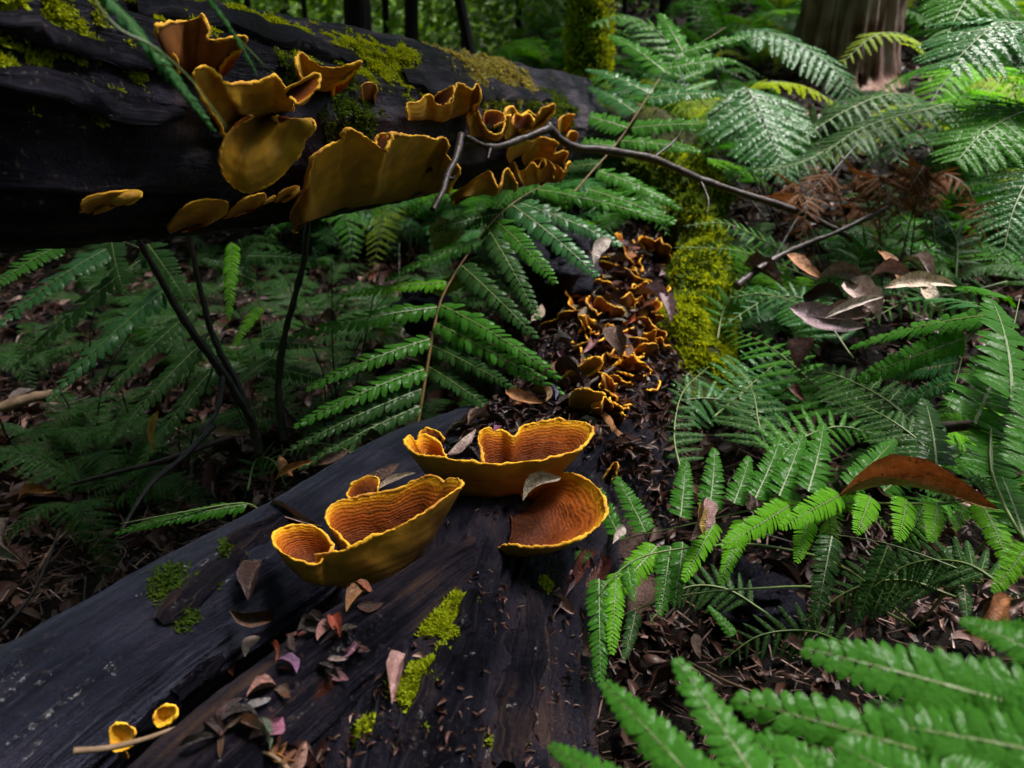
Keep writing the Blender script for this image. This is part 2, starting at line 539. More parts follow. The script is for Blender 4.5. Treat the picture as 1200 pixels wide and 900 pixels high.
def tube(pts, radii, na=8, disp=None, cap=True, uvlen=1.0):
    """verts, faces, uvs of a tube; disp(i, ang, s, p, nrm) -> radial offset"""
    n = len(pts)
    V, F, UV = [], [], []
    t0 = (pts[1] - pts[0]).normalized()
    ref = Vector((0, 0, 1))
    if abs(t0.dot(ref)) > 0.9:
        ref = Vector((1, 0, 0))
    side = t0.cross(ref).normalized()
    s = 0.0
    for i in range(n):
        t = (pts[min(i + 1, n - 1)] - pts[max(i - 1, 0)]).normalized()
        side = (side - t * side.dot(t)).normalized()
        up = side.cross(t)
        if i:
            s += (pts[i] - pts[i - 1]).length
        for a in range(na):
            ang = 2 * math.pi * a / na
            nr = side * math.cos(ang) + up * math.sin(ang)
            r = radii[i] if not callable(radii) else radii(i / (n - 1))
            p = pts[i] + nr * r
            if disp:
                p = p + nr * disp(i, ang, s, p, nr)
            V.append(p)
            UV.append((s * uvlen, 0.5 - 0.5 * math.cos(ang)))
    for i in range(n - 1):
        for a in range(na):
            b = (a + 1) % na
            F.append((i * na + a, (i + 1) * na + a, (i + 1) * na + b, i * na + b))
    if cap:
        F.append(tuple(range(na)))
        F.append(tuple(reversed(range((n - 1) * na, n * na))))
    return V, F, UV


class MB:
    def __init__(s):
        s.V, s.F, s.fm, s.A, s.UV = [], [], [], [], []

    def add(s, V, F, m=0, a=0.0, uv=None):
        k = len(s.V)
        s.V.extend(V)
        s.F.extend([tuple(i + k for i in f) for f in F])
        s.fm.extend([m] * len(F))
        s.A.extend([a] * len(V) if not isinstance(a, list) else a)
        s.UV.extend(uv or [(0, 0)] * len(V))

    def build(s, name, mats, origin=None, attr=None, uv=False):
        o = origin or Vector((0, 0, 0))
        return mesh(name, [v - o for v in s.V], s.F, mats, s.fm, attrs={attr: s.A} if attr else None, uvs=s.UV if uv else None)


def bvh_of(o):
    me = o.data
    mw = Matrix.Translation(o.location)
    return BVHTree.FromPolygons([mw @ v.co for v in me.vertices], [tuple(p.vertices) for p in me.polygons])


# ------------------------------------------------------------------ forest floor
def build_ground():
    xs = sorted(set([round(v, 3) for v in np.concatenate([np.linspace(-60, -4, 30), np.linspace(-4, 4, 160), np.linspace(4, 60, 30)])]))
    ys = sorted(set([round(v, 3) for v in np.concatenate([np.linspace(-30, -1, 15), np.linspace(-1, 5, 130), np.linspace(5, 14, 60), np.linspace(14, 120, 50)])]))
    V = [(x, y, gz(x, y) if y < 40 else gz(x, 40)) for y in ys for x in xs]
    nx = len(xs)
    F = [(j * nx + i, j * nx + i + 1, (j + 1) * nx + i + 1, (j + 1) * nx + i) for j in range(len(ys) - 1) for i in range(nx - 1)]
    g = link("ground", mesh("ground", V, F, M['soil']))
    tag(g, "dark damp forest floor under the leaf litter", None, None, 'structure')
    return g


build_ground()

# ------------------------------------------------------------------ the two logs
def fnoise(v, s):
    return noise.noise(Vector(v) * s)


def log_disp(amp, ridge, k, seed):
    def f(i, ang, s, p, nr):
        c, d = math.cos(ang), math.sin(ang)
        v = Vector((c * k + seed, d * k, s * 1.1))
        r1 = 1 - abs(noise.noise(v)) * 2.2
        r2 = noise.noise(Vector((c * 1.3 + seed, d * 1.3, s * 1.6)))
        r3 = noise.noise(Vector((c * 7, d * 7 + seed, s * 6)))
        r4 = noise.noise(p * 60)
        cr = max(0, 1 - abs(noise.noise(Vector((c * 9 + seed, d * 9, s * 3.0)))) * 9)      # long cracks
        r5 = noise.noise(p * 22 + Vector((seed, 0, 0)))
        fb = noise.noise(Vector((c * 26 + seed, d * 26, s * 7)))                                   # fibres along the grain
        fl = noise.noise(Vector((c * 2.6 + seed * 2, d * 2.6, s * 4.5))) * 5
        fl = (math.floor(fl) + min(1, (fl - math.floor(fl)) * 6)) / 5                                # flaking plates with crisp edges
        return ridge * r1 + amp * r2 + ridge * 0.35 * r3 + ridge * 0.16 * r4 - 0.4 * ridge * cr + ridge * .3 * max(0, r5) + ridge * .12 * fb + min(.012, ridge) * .55 * fl + ridge * .06 * noise.noise(p * 160)
    return f


# upper log: lies across the top left, its near end close to the camera
UL = [P(-420, 60, 0.56), P(-150, 85, 0.62), P(0, 108, 0.70), P(170, 128, 0.86), P(350, 142, 1.10), P(500, 143, 1.45), (P(600, 146, 1.80)), P(672, 147, 2.15)]
ulp = vspline(UL, 330)
rad_ul = lambda s: 0.137 - 0.018 * s - (0.05 * max(0, (s - 0.97) / 0.03) ** 2)
V, F, UV = tube(ulp, rad_ul, 190, log_disp(0.010, 0.010, 2.1, 4.0))
upper_log = link("fallen_log", mesh("upper_log", V, F, M['log'], uvs=UV))
tag(upper_log, "dark fallen log across the top left with mossy top and orange bracket fungi", "log")
BU = bvh_of(upper_log)

# lower log: runs from the bottom of the photo away under the upper one
LL = [Vector(q) for q in [(-.12, -.3, .05), (-.11, .1, .09), (-.085, .41, .115), (-.065, .70, .115), (.0, .93, .115), (.13, 1.19, .115), (.24, 1.75, .13), (.40, 2.32, .18), (.52, 3.0, .27)]]
llp = vspline(LL, 420)
def rad_ll(s):
    return 0.150 - 0.020 * sstep(0.45, 0.0, s) + 0.03 * sstep(0.6, 1.0, s)
M['log2'] = bark_mat("wet_lower_log_bark", [(0.38, (0.001, 0.001, 0.002)), (0.47, (0.007, 0.006, 0.010)), (0.54, (0.022, 0.017, 0.024)), (0.61, (0.07, 0.040, 0.030)), (0.72, (0.16, 0.095, 0.07))],
                     (4.0, 9.0), 0.42, 1.0, 0.013, (0.10, 0.065, 0.05),
                     extra=[(tuple(P(446, 748, 0.69)), 0.016, (0.16, 0.075, 0.02), (1, 1, 1)),
                            (tuple(P(385, 795, 0.64)), 0.022, (0.06, 0.016, 0.007), (1.6, 0.5, 1))])
M['redrot'] = bark_mat("rotten_red_wood", [(0.34, (0.006, 0.003, 0.003)), (0.5, (0.035, 0.012, 0.007)), (0.62, (0.11, 0.042, 0.02)), (0.72, (0.22, 0.11, 0.06))], (9.0, 14.0), 0.5, 1.0, 0.008)
V, F, UV = tube(llp, rad_ll, 210, log_disp(0.018, 0.020, 1.7, 9.0))
lower_log = link("fallen_log", mesh("lower_log", V, F, M['log2'], uvs=UV))
tag(lower_log, "big wet black rotting log running from the bottom up the middle under three cup fungi", "log")
# smooth split limb on its left
M['limbwood'] = bark_mat("smooth_wood_sheen_tint", [(0.36, (0.005, 0.005, 0.009)), (0.5, (0.015, 0.015, 0.026)), (0.6, (0.034, 0.031, 0.046)), (0.70, (0.09, 0.065, 0.055))], (4.0, 14.0), 0.38, 1.0, 0.009, (0.10, 0.07, 0.05))  # blue grey sheen of the limb painted into its colour ramp
M['limbwood'].node_tree.nodes["Principled BSDF"].inputs["Specular IOR Level"].default_value = 0.5
lp = vspline([Vector(q) for q in [(-.05, 1.15, .18), (-.17, .95, .21), (-.262, .75, .222), (-.355, .60, .225), (-.44, .44, .215), (-.55, .22, .14), (-.7, 0, .1)]], 230)
V, F, UV = tube(lp, lambda s: 0.060 + 0.018 * s, 120, log_disp(0.006, 0.006, 1.4, 22.0))
limb = link("split_limb", mesh("split_limb", V, F, M['limbwood'], uvs=UV), lower_log)
lp = vspline([Vector(q) for q in [(-.02, .74, .235), (-.075, .65, .255), (-.125, .57, .262), (-.175, .50, .262), (-.225, .42, .258), (-.29, .32, .23)]], 130)
V, F, UV = tube(lp, lambda s: 0.034 + 0.012 * s, 90, log_disp(0.006, 0.007, 1.4, 31.0))
ridge = link("raised_ridge", mesh("raised_ridge", V, F, M['log2'], uvs=UV), lower_log)
BL = bvh_of(lower_log)
BLimb = bvh_of(limb)
BRidge = bvh_of(ridge)


def hit(x, y, trees=None):
    """first of the logs met by the line of sight through (x, y): point, normal, distance"""
    r = ray(x, y)
    best = None
    for b in trees or (BL, BLimb, BRidge):
        loc, nrm, idx, dist = b.ray_cast(C0, r.normalized())
        if loc is not None:
            d = dist / r.length
            if best is None or d < best[2]:
                best = (loc, nrm if nrm.dot(r) < 0 else -nrm, d)
    return best


def surf_d(x, y, trees, default):
    h = hit(x, y, trees)
    return h[2] if h else default


# rough bark flaps on the upper log (long proud pieces)
def bark_strip(name, pts, width, thick, parent, m, curl=0.1):
    """a long slab following points on a surface; pts = (point, normal)"""
    n = len(pts)
    Vv, Ff, uv = [], [], []
    L = 0
    for i, (p, nr) in enumerate(pts):
        t = (pts[min(i + 1, n - 1)][0] - pts[max(i - 1, 0)][0]).normalized()
        b = t.cross(nr).normalized()
        f = i / (n - 1)
        w = width * (0.35 + 0.65 * math.sin(math.pi * min(1, max(0.02, f))) ** 0.5) * (1 + 0.35 * noise.noise(p * 30))
        lift = nr * (thick + thick * 0.8 * noise.noise(p * 25))
        if i:
            L += (p - pts[i - 1][0]).length
        for q, (k, z) in enumerate([(-1, 0), (-0.9, 1), (-0.3, 1.25), (0.4, 1.15), (0.9, 0.9 + curl), (1, 0)]):
            Vv.append(p + b * w * k * 0.5 + lift * z - nr * 0.002)
            uv.append((L, q / 5))
    for i in range(n - 1):
        for q in range(5):
            a = i * 6 + q
            Ff.append((a, a + 1, a + 7, a + 6))
    return link(name, mesh(name, Vv, Ff, m, uvs=uv), parent)


def strip_on(name, pxs, width, thick, parent, trees, m):
    pts = []
    for (x, y) in spline(pxs, 26):
        h = hit(x, y, trees)
        if h:
            pts.append((h[0], h[1]))
    if len(pts) > 4:
        return bark_strip(name, pts, width, thick, parent, m)


strip_on("bark_slab", [(-20, 22), (60, 45), (140, 66), (200, 84)], 0.020, 0.010, upper_log, [BU], M['log'])
strip_on("bark_slab", [(150, 8), (260, 24), (340, 48), (420, 72)], 0.030, 0.010, upper_log, [BU], M['log'])
strip_on("bark_slab", [(-20, 92), (60, 100), (150, 128), (210, 132)], 0.028, 0.008, upper_log, [BU], M['log'])
strip_on("bark_slab", [(470, 92), (520, 104), (580, 108), (640, 118)], 0.05, 0.012, upper_log, [BU], M['log'])
strip_on("bark_slab", [(330, 610), (285, 640), (230, 690), (185, 730)], 0.035, 0.006, lower_log, [BLimb, BL], M['log2'])
strip_on("bark_slab", [(560, 700), (540, 770), (510, 840), (490, 905)], 0.05, 0.007, lower_log, [BL], M['log2'])
strip_on("bark_slab", [(620, 690), (615, 760), (600, 840), (590, 905)], 0.04, 0.009, lower_log, [BL], M['log2'])

strip_on("bark_slab", [(470, 700), (430, 760), (390, 830), (360, 905)], 0.022, 0.006, lower_log, [BL], M['redrot'])
strip_on("bark_slab", [(410, 740), (375, 790), (345, 850)], 0.014, 0.005, lower_log, [BL], M['redrot'])
strip_on("bark_slab", [(500, 860), (480, 890), (470, 930)], 0.03, 0.006, lower_log, [BL], M['log2'])
strip_on("bark_slab", [(260, 770), (200, 820), (150, 870)], 0.022, 0.006, lower_log, [BLimb, BL], M['log2'])
strip_on("bark_slab", [(640, 500), (660, 470), (690, 440)], 0.04, 0.006, lower_log, [BL], M['log2'])

# ------------------------------------------------------------------ moss
def tuft(mb, p, nr, size, rnd, blades=5):
    t1 = nr.orthogonal().normalized()
    t2 = nr.cross(t1)
    for k in range(blades):
        a = rnd.random() * 6.283
        d = (t1 * math.cos(a) + t2 * math.sin(a))
        u = (nr * (0.4 + 0.7 * rnd.random()) + d * (0.3 + 0.8 * rnd.random())).normalized()
        L = size * (0.5 + rnd.random())
        w = d.cross(nr).normalized() * L * 0.17
        q = p + d * size * 0.3 * rnd.random() - nr * 0.001
        mb.add([q - w * 0.6, q + u * L * 0.5 + w, q + u * L + nr * (-0.15 * L), q + u * L * 0.5 - w], [(0, 1, 2, 3)])


def moss_on(obj, patches, m, name="moss", size=0.006, dens=60000, blades=5, seed=1, label=None, upmin=-0.4):
    """patches: (centre, radius). scatters leafy tufts over obj's faces near the centres"""
    rnd = random.Random(seed)
    me = obj.data
    off = obj.location
    mb = MB()
    for p in me.polygons:
        if len(p.vertices) > 4:
            continue
        c = p.center + off
        w = 0
        for (q, r) in patches:
            dd = (c - q).length / r
            dd += 0.9 * noise.noise(c * 38) + 0.5 * noise.noise(c * 90)
            w = max(w, 1 - dd)
        if w <= 0 or p.normal.z < upmin or (obj is upper_log and noise.noise(c * 70) < -.05):
            continue
        ex = p.area * dens * min(1, w * w * 6)
        k = int(ex) + (1 if rnd.random() < ex - int(ex) else 0)
        vs = [me.vertices[i].co + off for i in p.vertices]
        for _ in range(k):
            a, b = rnd.random(), rnd.random()
            q = (vs[0] * (1 - a) + vs[1] * a) * (1 - b) + (vs[-1] * (1 - a) + vs[2 if len(vs) > 3 else 1] * a) * b
            tuft(mb, q, p.normal, size * (0.6 + 0.8 * w + 0.3 * rnd.random()), rnd, blades)
    if not mb.F:
        return None
    o = link(name, mb.build(name, m), obj)
    o['kind'] = 'stuff'
    o.location = -off
    if label:
        o['label'] = label
    return o


def at(x, y, trees=(BU,), dflt=1.0):
    h = hit(x, y, list(trees))
    return h[0] if h else P(x, y, dflt)


pu = [(at(20, 8), .07), (at(60, 30), .05), (at(85, 55), .025), (at(45, 105), .022), (at(85, 112), .02), (at(125, 128), .018), (at(150, 78), .02),
      (at(185, 4), .05), (at(205, 12, dflt=.9), .05), (at(330, 40), .05), (at(300, 30), .03), (at(355, 50), .04), (at(415, 66), .05), (at(450, 72), .06), (at(480, 78), .05)]
moss_on(upper_log, pu, M['moss'], size=0.0048, dens=190000, seed=2, label="bright yellow green moss along the top of the log")
moss_on(upper_log, [(at(410, 125), .055), (at(425, 150), .04), (at(390, 140), .03), (at(330, 92), .03), (at(600, 120), .08), (at(625, 122), .07), (at(660, 125), .07), (at(580, 130), .05), (at(505, 100), .03)],
        M['moss_dark'], size=0.0055, dens=130000, seed=3, label="darker green moss hanging on the face of the log", upmin=-0.9)
moss_on(upper_log, [(at(560, 85), .09), (at(590, 92), .09), (at(615, 100), .06)], M['moss_dry'], size=0.007, dens=110000, seed=4, label="straw coloured dry moss on the log")
pl = [(at(512, 715, (BL,)), .026), (at(525, 735, (BL,)), .018), (at(520, 765, (BL,)), .010), (at(490, 790, (BL,)), .018), (at(485, 820, (BL,)), .024), (at(488, 850, (BL,)), .016), (at(430, 850, (BL, BRidge)), .014),
      (at(603, 805, (BL,)), .012), (at(600, 830, (BL,)), .016), (at(590, 870, (BL,)), .014), (at(638, 680, (BL,)), .010)]
moss_on(lower_log, pl, M['moss'], size=0.0048, dens=260000, blades=6, seed=5, label="bright green moss cushions below the cup fungi", upmin=-0.9)
moss_on(limb, [(at(200, 690, (BLimb,)), .026), (at(215, 712, (BLimb,)), .018), (at(240, 680, (BLimb,)), .014), (at(272, 652, (BLimb,)), .016)], M['moss_dark'], size=0.005, dens=120000, seed=6) 
moss_on(ridge, [(at(325, 745, (BRidge,)), .014), (at(300, 775, (BRidge,)), .016), (at(335, 730, (BRidge,)), .012), (at(232, 825, (BRidge,)), .006)], M['moss'], size=0.0045, dens=120000, seed=7)

# ------------------------------------------------------------------ mossy bank at the far end of the lower log
def blob_mound(name, c, rx, ry, rz, m, seed, n=60):
    Vv, Ff = [], []
    for i in range(n + 1):
        th = math.pi * i / n
        for j in range(n):
            ph = 2 * math.pi * j / n
            d = Vector((math.sin(th) * math.cos(ph), math.sin(th) * math.sin(ph), math.cos(th)))
            k = 1 + 0.45 * noise.noise(d * 1.7 + Vector((seed, 0, 0))) + 0.22 * noise.noise(d * 5 + Vector((seed, 0, 0))) + 0.04 * noise.noise(d * 15)
            Vv.append(Vector((d.x * rx * k, d.y * ry * k, d.z * rz * k)))
    for i in range(n):
        for j in range(n):
            b = (j + 1) % n
            Ff.append((i * n + j, (i + 1) * n + j, (i + 1) * n + b, i * n + b))
    return link(name, mesh(name, Vv, Ff, m, uvs=[(0, 0)] * len(Vv)), None, c)


bp = vspline([P(735, 150, 2.6), P(770, 190, 2.4), P(806, 235, 2.2), P(822, 300, 2.03), P(818, 360, 1.88), P(802, 430, 1.72), P(790, 500, 1.6)], 70)
V, F, UV = tube(bp, lambda q: .085 + .025 * math.sin(q * 9), 40, lambda i, a, q, p, nr: .04 * noise.noise(p * 7) + .03 * noise.noise(p * 15) + .012 * noise.noise(p * 40))
bank = link("mossy_stump", mesh("mossy_stump", V, F, M['mosstrunk'], uvs=UV))
tag(bank, "yellow green mossy trunk stub standing just right of the orange fungi", "stump")
moss_on(bank, [(P(800, 220, 2.15), .16), (P(815, 290, 1.95), .20), (P(810, 350, 1.85), .18), (P(800, 410, 1.7), .17)], M['moss'], size=0.011, dens=52000, blades=7, seed=8, upmin=-0.9)
moss_on(bank, [(P(800, 240, 2.15), .3), (P(815, 350, 1.95), .30)], M['moss_dark'], size=0.02, dens=3500, blades=7, seed=9, upmin=-0.9)

# ------------------------------------------------------------------ bracket fungi
def fungus_sheet(mb, rim, base, bulge=Vector((0, 0, 0)), n=70, mrows=14, thick=0.004, up=None, closed=False, wave=0.0, bulge_p=1.0, rimr=0.0022, seed=0, swap=False, mats=(0, 1, 2)):
    """a thin shelf spanned from a base line on the wood to a free rim; two skins and a rounded rim"""
    rm = vspline(rim, n, closed)
    bs = vspline(base, n, closed) if len(base) > 1 else [Vector(base[0])] * n
    G = []
    for i in range(n):
        row = []
        for j in range(mrows + 1):
            s = j / mrows
            q = bs[i].lerp(rm[i], s) + bulge * (4 * s * (1 - s)) ** bulge_p * (1 if s < 0.5 else (1 - (s - .5) * 0.3))
            wr = math.sin(i / n * 6.283 * 17 + 3 * noise.noise(Vector((i * .11, seed, 0)))) * .0006 * s * (1 if wave and wave < .0032 and thick > .0036 or mrows < 10 else 0)
            q = q + Vector((0, 0, wr)) + Vector((noise.noise(q * 40 + Vector((seed, 0, 0))), noise.noise(q * 40 + Vector((0, seed, 0))), noise.noise(q * 40 + Vector((0, 0, seed))))) * wave * math.sin(math.pi * min(1, s * 1.0)) 
            row.append(q)
        G.append(row)
    nn = n if closed else n - 1
    def nrm(i, j):
        i0, i1 = ((i - 1) % n, (i + 1) % n) if closed else (max(0, i - 1), min(n - 1, i + 1))
        a = G[i1][j] - G[i0][j]
        b = G[i][min(mrows, j + 1)] - G[i][max(0, j - 1)]
        c = a.cross(b)
        return c.normalized() if c.length > 1e-12 else Vector((0, 0, 1))
    ns = [[nrm(i, j) for j in range(mrows + 1)] for i in range(n)]
    # orient: the upper face looks towards `up`
    tot = sum((ns[i][mrows * 2 // 3].dot((up - G[i][mrows * 2 // 3]) if up is not None else Vector((0, 0, 1)))) for i in range(n))
    sg = 1 if tot > 0 else -1
    if swap: sg = -sg
    top, bot, A = [], [], []
    for i in range(n):
        for j in range(mrows + 1):
            s = j / mrows
            th = thick * (1.15 - 0.65 * s) * 0.5
            top.append(G[i][j] + ns[i][j] * sg * th)
            bot.append(G[i][j] - ns[i][j] * sg * th)
            A.append(s)
    w = mrows + 1
    Ft = []
    for i in range(nn):
        i2 = (i + 1) % n
        for j in range(mrows):
            Ft.append((i * w + j, i2 * w + j, i2 * w + j + 1, i * w + j + 1))
    mb.add(top, Ft, mats[0], A)
    mb.add(bot, [tuple(reversed(f)) for f in Ft], mats[1], A)
    # side walls of open sheets
    rimpts = [G[i][mrows] for i in range(n)]
    if not closed:
        lead = [G[0][j] for j in range(mrows // 2, mrows)]
        tail = [G[n - 1][j] for j in range(mrows - 1, mrows // 2, -1)]
        rimpts = lead + rimpts + tail
    return rimpts


def rim_tube(mb, pts, r, closed, m=0, seed=0):
    pts = list(pts)
    if closed:
        pts = pts + [pts[0], pts[1]]
    pts = [p + Vector((noise.noise(p * 170), noise.noise(p * 170 + Vector((9, 0, 0))), noise.noise(p * 170 + Vector((0, 9, 0))))) * r * .9 for p in pts]
    V, F, UV = tube(pts, lambda s: r * (0.85 + .7 * noise.noise(Vector((s * 9, seed, 0)))), 8, lambda i, a, s, p, nr: r * 0.7 * noise.noise(p * 300 + Vector((seed, 0, 0))) + r * 0.7 * noise.noise(p * 60))
    if not closed:
        k = len(pts)
    mb.add(V, F, m, 1.0)


fcount = [0]


def fungus(label, sheets, group=None, loc=None, cat="fungus", rimr=0.0022):
    """sheets: list of dict(rim, base, ...); first is the cap, the others are its lobes"""
    fcount[0] += 1
    sd = fcount[0] * 1.7
    base0 = Vector((0, 0, 0))
    for b in sheets[0]['base']:
        base0 += Vector(b) / len(sheets[0]['base'])
    e = bpy.data.objects.new("bracket_fungus", None)
    COL.objects.link(e)
    e.empty_display_size = 0.02
    e.location = base0
    tag(e, label, cat, group or "orange bracket fungi growing on the logs")
    for k, s in enumerate(sheets):
        s = dict(s)
        mats = s.pop('m', (M['fung_top'], M['fung_under']))
        lab = s.pop('label', None)
        rr = s.pop('rr', rimr)
        mb = MB()
        rp = fungus_sheet(mb, seed=sd, **s)
        o = link("cap" if k == 0 else "lobe", mb.build("cap", list(mats) + [M['fung_rim']], base0, attr="reach"), e)
        if lab: o['label'] = lab
        mr = MB()
        rim_tube(mr, rp, rr, s.get('closed', False), seed=sd)
        link("rim", mr.build("rim", M['fung_rim'], base0), o)
    return e


# --- left cup
D = 0.0
c1_rim = [(410, 640, .768), (395, 625, .785), (384, 613, .80), (383, 600, .815), (393, 590, .825), (414, 584, .83), (439, 578.5, .835), (466, 573, .835), (487, 563, .84), (506, 558, .835), (521.5, 565, .82),
          (527, 561, .81), (537, 562, .80), (541, 569, .785), (520, 584, .765), (497.5, 600.4, .752), (478, 611, .745), (460, 620, .740), (440, 628, .738), (418, 638, .738), (399.6, 646, .742), (370.4, 650, .756)]
c1_base = [(425, 672, .79), (420, 665, .80), (415, 660, .81), (415, 655, .82), (425, 650, .83), (435, 648, .83), (448, 645, .83), (458, 648, .83), (462, 655, .82), (468, 660, .815),
           (470, 665, .80), (470, 668, .79), (468, 675, .775), (455, 682, .765), (440, 688, .76), (425, 690, .76), (410, 688, .762), (395, 682, .768)]
l1_rim = [(389, 643, .765), (372.5, 660, .748), (352, 658, .745), (333, 649, .750), (321.5, 638, .762), (320, 627.5, .775), (329, 620, .788), (347.5, 615.5, .795), (366, 617, .795), (379, 624, .790), (388, 636, .78)]
l1_base = [(405, 672, .775), (395, 678, .768), (385, 678, .768), (378, 674, .77), (374, 668, .775), (374, 662, .78), (378, 658, .785), (385, 655, .79), (392, 656, .79), (398, 660, .785), (404, 668, .78)]
px = lambda L: [P(*q) for q in L]
c1c = P(455, 600, .79)
b1 = P(350, 0, 1) * 0
fungus("leftmost big cup fungus on the log, with a small scoop at its left end",
       [dict(rim=px(c1_rim), base=px(c1_base), bulge=Vector((0, -0.002, -0.010)), n=200, mrows=26, up=c1c + Vector((0, 0, .05)), wave=0.0035, thick=0.0045),
        dict(rim=px(l1_rim), base=px(l1_base), closed=True, bulge=Vector((-.004, -0.002, -0.012)), n=60, up=P(355, 610, .76), wave=0.002)],
       "three big cup fungi on the lower log", rimr=0.0018)
# small pale piece behind left cup
fungus("small pale banded fungus tab sticking up behind the left cup",
       [dict(rim=px([(410, 585, .85), (407, 578, .855), (413, 568, .86), (425, 560, .86), (434, 557, .86), (443, 563, .857), (443, 572, .85)]), base=px([(418, 592, .85), (440, 588, .85)]), up=P(430, 540, .6), thick=.003, wave=.001)],
       "small fungi on the lower log", rimr=0.0014)
# --- upper cup
c2_rim = [(566, 541, .915), (564, 525.5, .935), (561, 515, .95), (563, 506, .96), (570.5, 501.7, .965), (579, 505, .97), (590, 506, .975), (602, 512, .965), (612, 500, .985), (629, 495.6, .99), (642, 494, .99),
          (655, 491, .99), (664, 493, .985), (681, 495, .975), (693, 499.5, .955), (694, 508, .935), (685, 522, .905), (666, 531, .885), (633, 539, .87), (601, 543, .862), (573, 543, .86), (547, 541, .862), (516, 537, .87), (492.5, 533, .882), (477, 524, .90), (475, 516, .915),
          (480.6, 512.5, .925), (487, 517, .925), (493, 510, .935), (505.5, 513.6, .935), (516, 521, .925), (521, 532, .91)]
c2_base = [(572, 560, .95), (575, 556, .955), (580, 552, .96), (590, 550, .965), (600, 550, .965), (608, 551, .96), (612, 556, .95), (608, 562, .94), (600, 568, .93), (590, 573, .925), (575, 577, .92), (560, 579, .92), (548, 577, .922), (538, 573, .93), (532, 567, .94), (535, 562, .945)]
fungus("upper one of the three big cup fungi, a wide wavy bowl",
       [dict(rim=px(c2_rim), base=px(c2_base), bulge=Vector((0, -0.006, -0.016)), n=240, mrows=26, up=P(600, 480, .92), wave=0.003, thick=0.0045)],
       "three big cup fungi on the lower log", rimr=0.0019)
fungus("small yellow brown fungus lobe behind the left tip of the upper cup",
       [dict(rim=px([(491, 512, .96), (493, 505, .965), (502, 502, .97), (514, 507, .97), (520, 514, .96)]), base=px([(497, 522, .97), (518, 524, .97)]), up=P(505, 480, .7), thick=.003)],
       "small fungi on the lower log", rimr=0.0014)
# --- right cup
c3_rim = [(583, 642, .825), (599, 638.5, .815), (622.5, 641.5, .805), (648.5, 640, .80), (672, 634, .80), (694, 623, .81), (709, 605.7, .83), (710, 592.7, .85), (702.7, 575, .875), (687.5, 562, .90), (670, 555, .915), (650.7, 555, .925), (633, 564.5, .93), (616, 574, .93), (598, 580, .925), (580, 586, .915)]
c3_base = [(x, y, surf_d(x, y, None, .88) - .003) for x, y in [(594, 634), (597, 625), (598, 616), (597, 608), (594, 600), (589, 594)]]
fungus("right one of the three big cup fungi, a dark scoop opening towards the log",
       [dict(rim=px(c3_rim), base=px(c3_base), bulge=(P(650, 655, 1.02) - P(650, 600, .93)) * .24 , n=180, mrows=26, up=P(630, 560, .7), wave=0.004, thick=0.0035, bulge_p=0.75)],
       "three big cup fungi on the lower log", rimr=0.0019)

# --- brackets on the upper log: rims stand proud of the bark by `out` metres
def ub(label, rim, base, out=0.035, rust=False, bulge=None, top=None, dflt=None, thick=.0035, rr=.0020, extra=None, lobes=()):
    def surf(x, y):
        h = hit(x, y, [BU])
        if h: return h[2]
        t = min(1, max(0, (x) / 690.0))
        return 1 / (1 / .60 + t * (1 / 1.98 - 1 / .60))
    dl = sum(surf(*q[:2]) for q in base) / len(base)
    scale = dl / 0.9
    rp = []
    n = len(rim)
    for i, q in enumerate(rim):
        o = q[2] if len(q) > 2 else 1.0
        hq = hit(q[0], q[1], [BU])
        dq = min(dl, hq[2]) if hq else dl
        rp.append(P(q[0], q[1], dq - 0.006 - out * o * (0.35 + 0.65 * math.sin(math.pi * (i + 0.5) / n))))
    bp = [P(q[0], q[1], surf(q[0], q[1]) + 0.006) for q in base]
    cen = P(sum(q[0] for q in rim) / n, sum(q[1] for q in rim) / n - 200, dl)
    sh = [dict(rim=rp, base=bp, bulge=bulge or Vector((0, -0.003, -0.010)) * 1, up=cen, n=max(40, n * 7), wave=0.003, thick=thick,
               m=(M['fung_top'], M['fung_rust'] if rust else M['fung_mustard']))]
    for (lr, lb) in lobes:
        dm = min(hit(x, y, [BU])[2] if hit(x, y, [BU]) else dl for x, y, k in lr)
        dl = min(dl, dm)
        sh.append(dict(rim=[P(x, y, dl - out * k) for x, y, k in lr], base=[P(x, y, dl - out * k) for x, y, k in lb], up=P(lr[1][0], lr[1][1] - 60, 0.4), n=30, wave=.001, thick=.002,
                       m=(M['fung_top'], M['fung_under'])))
    return fungus(label, sh, "bracket fungi on the upper log", rimr=rr)


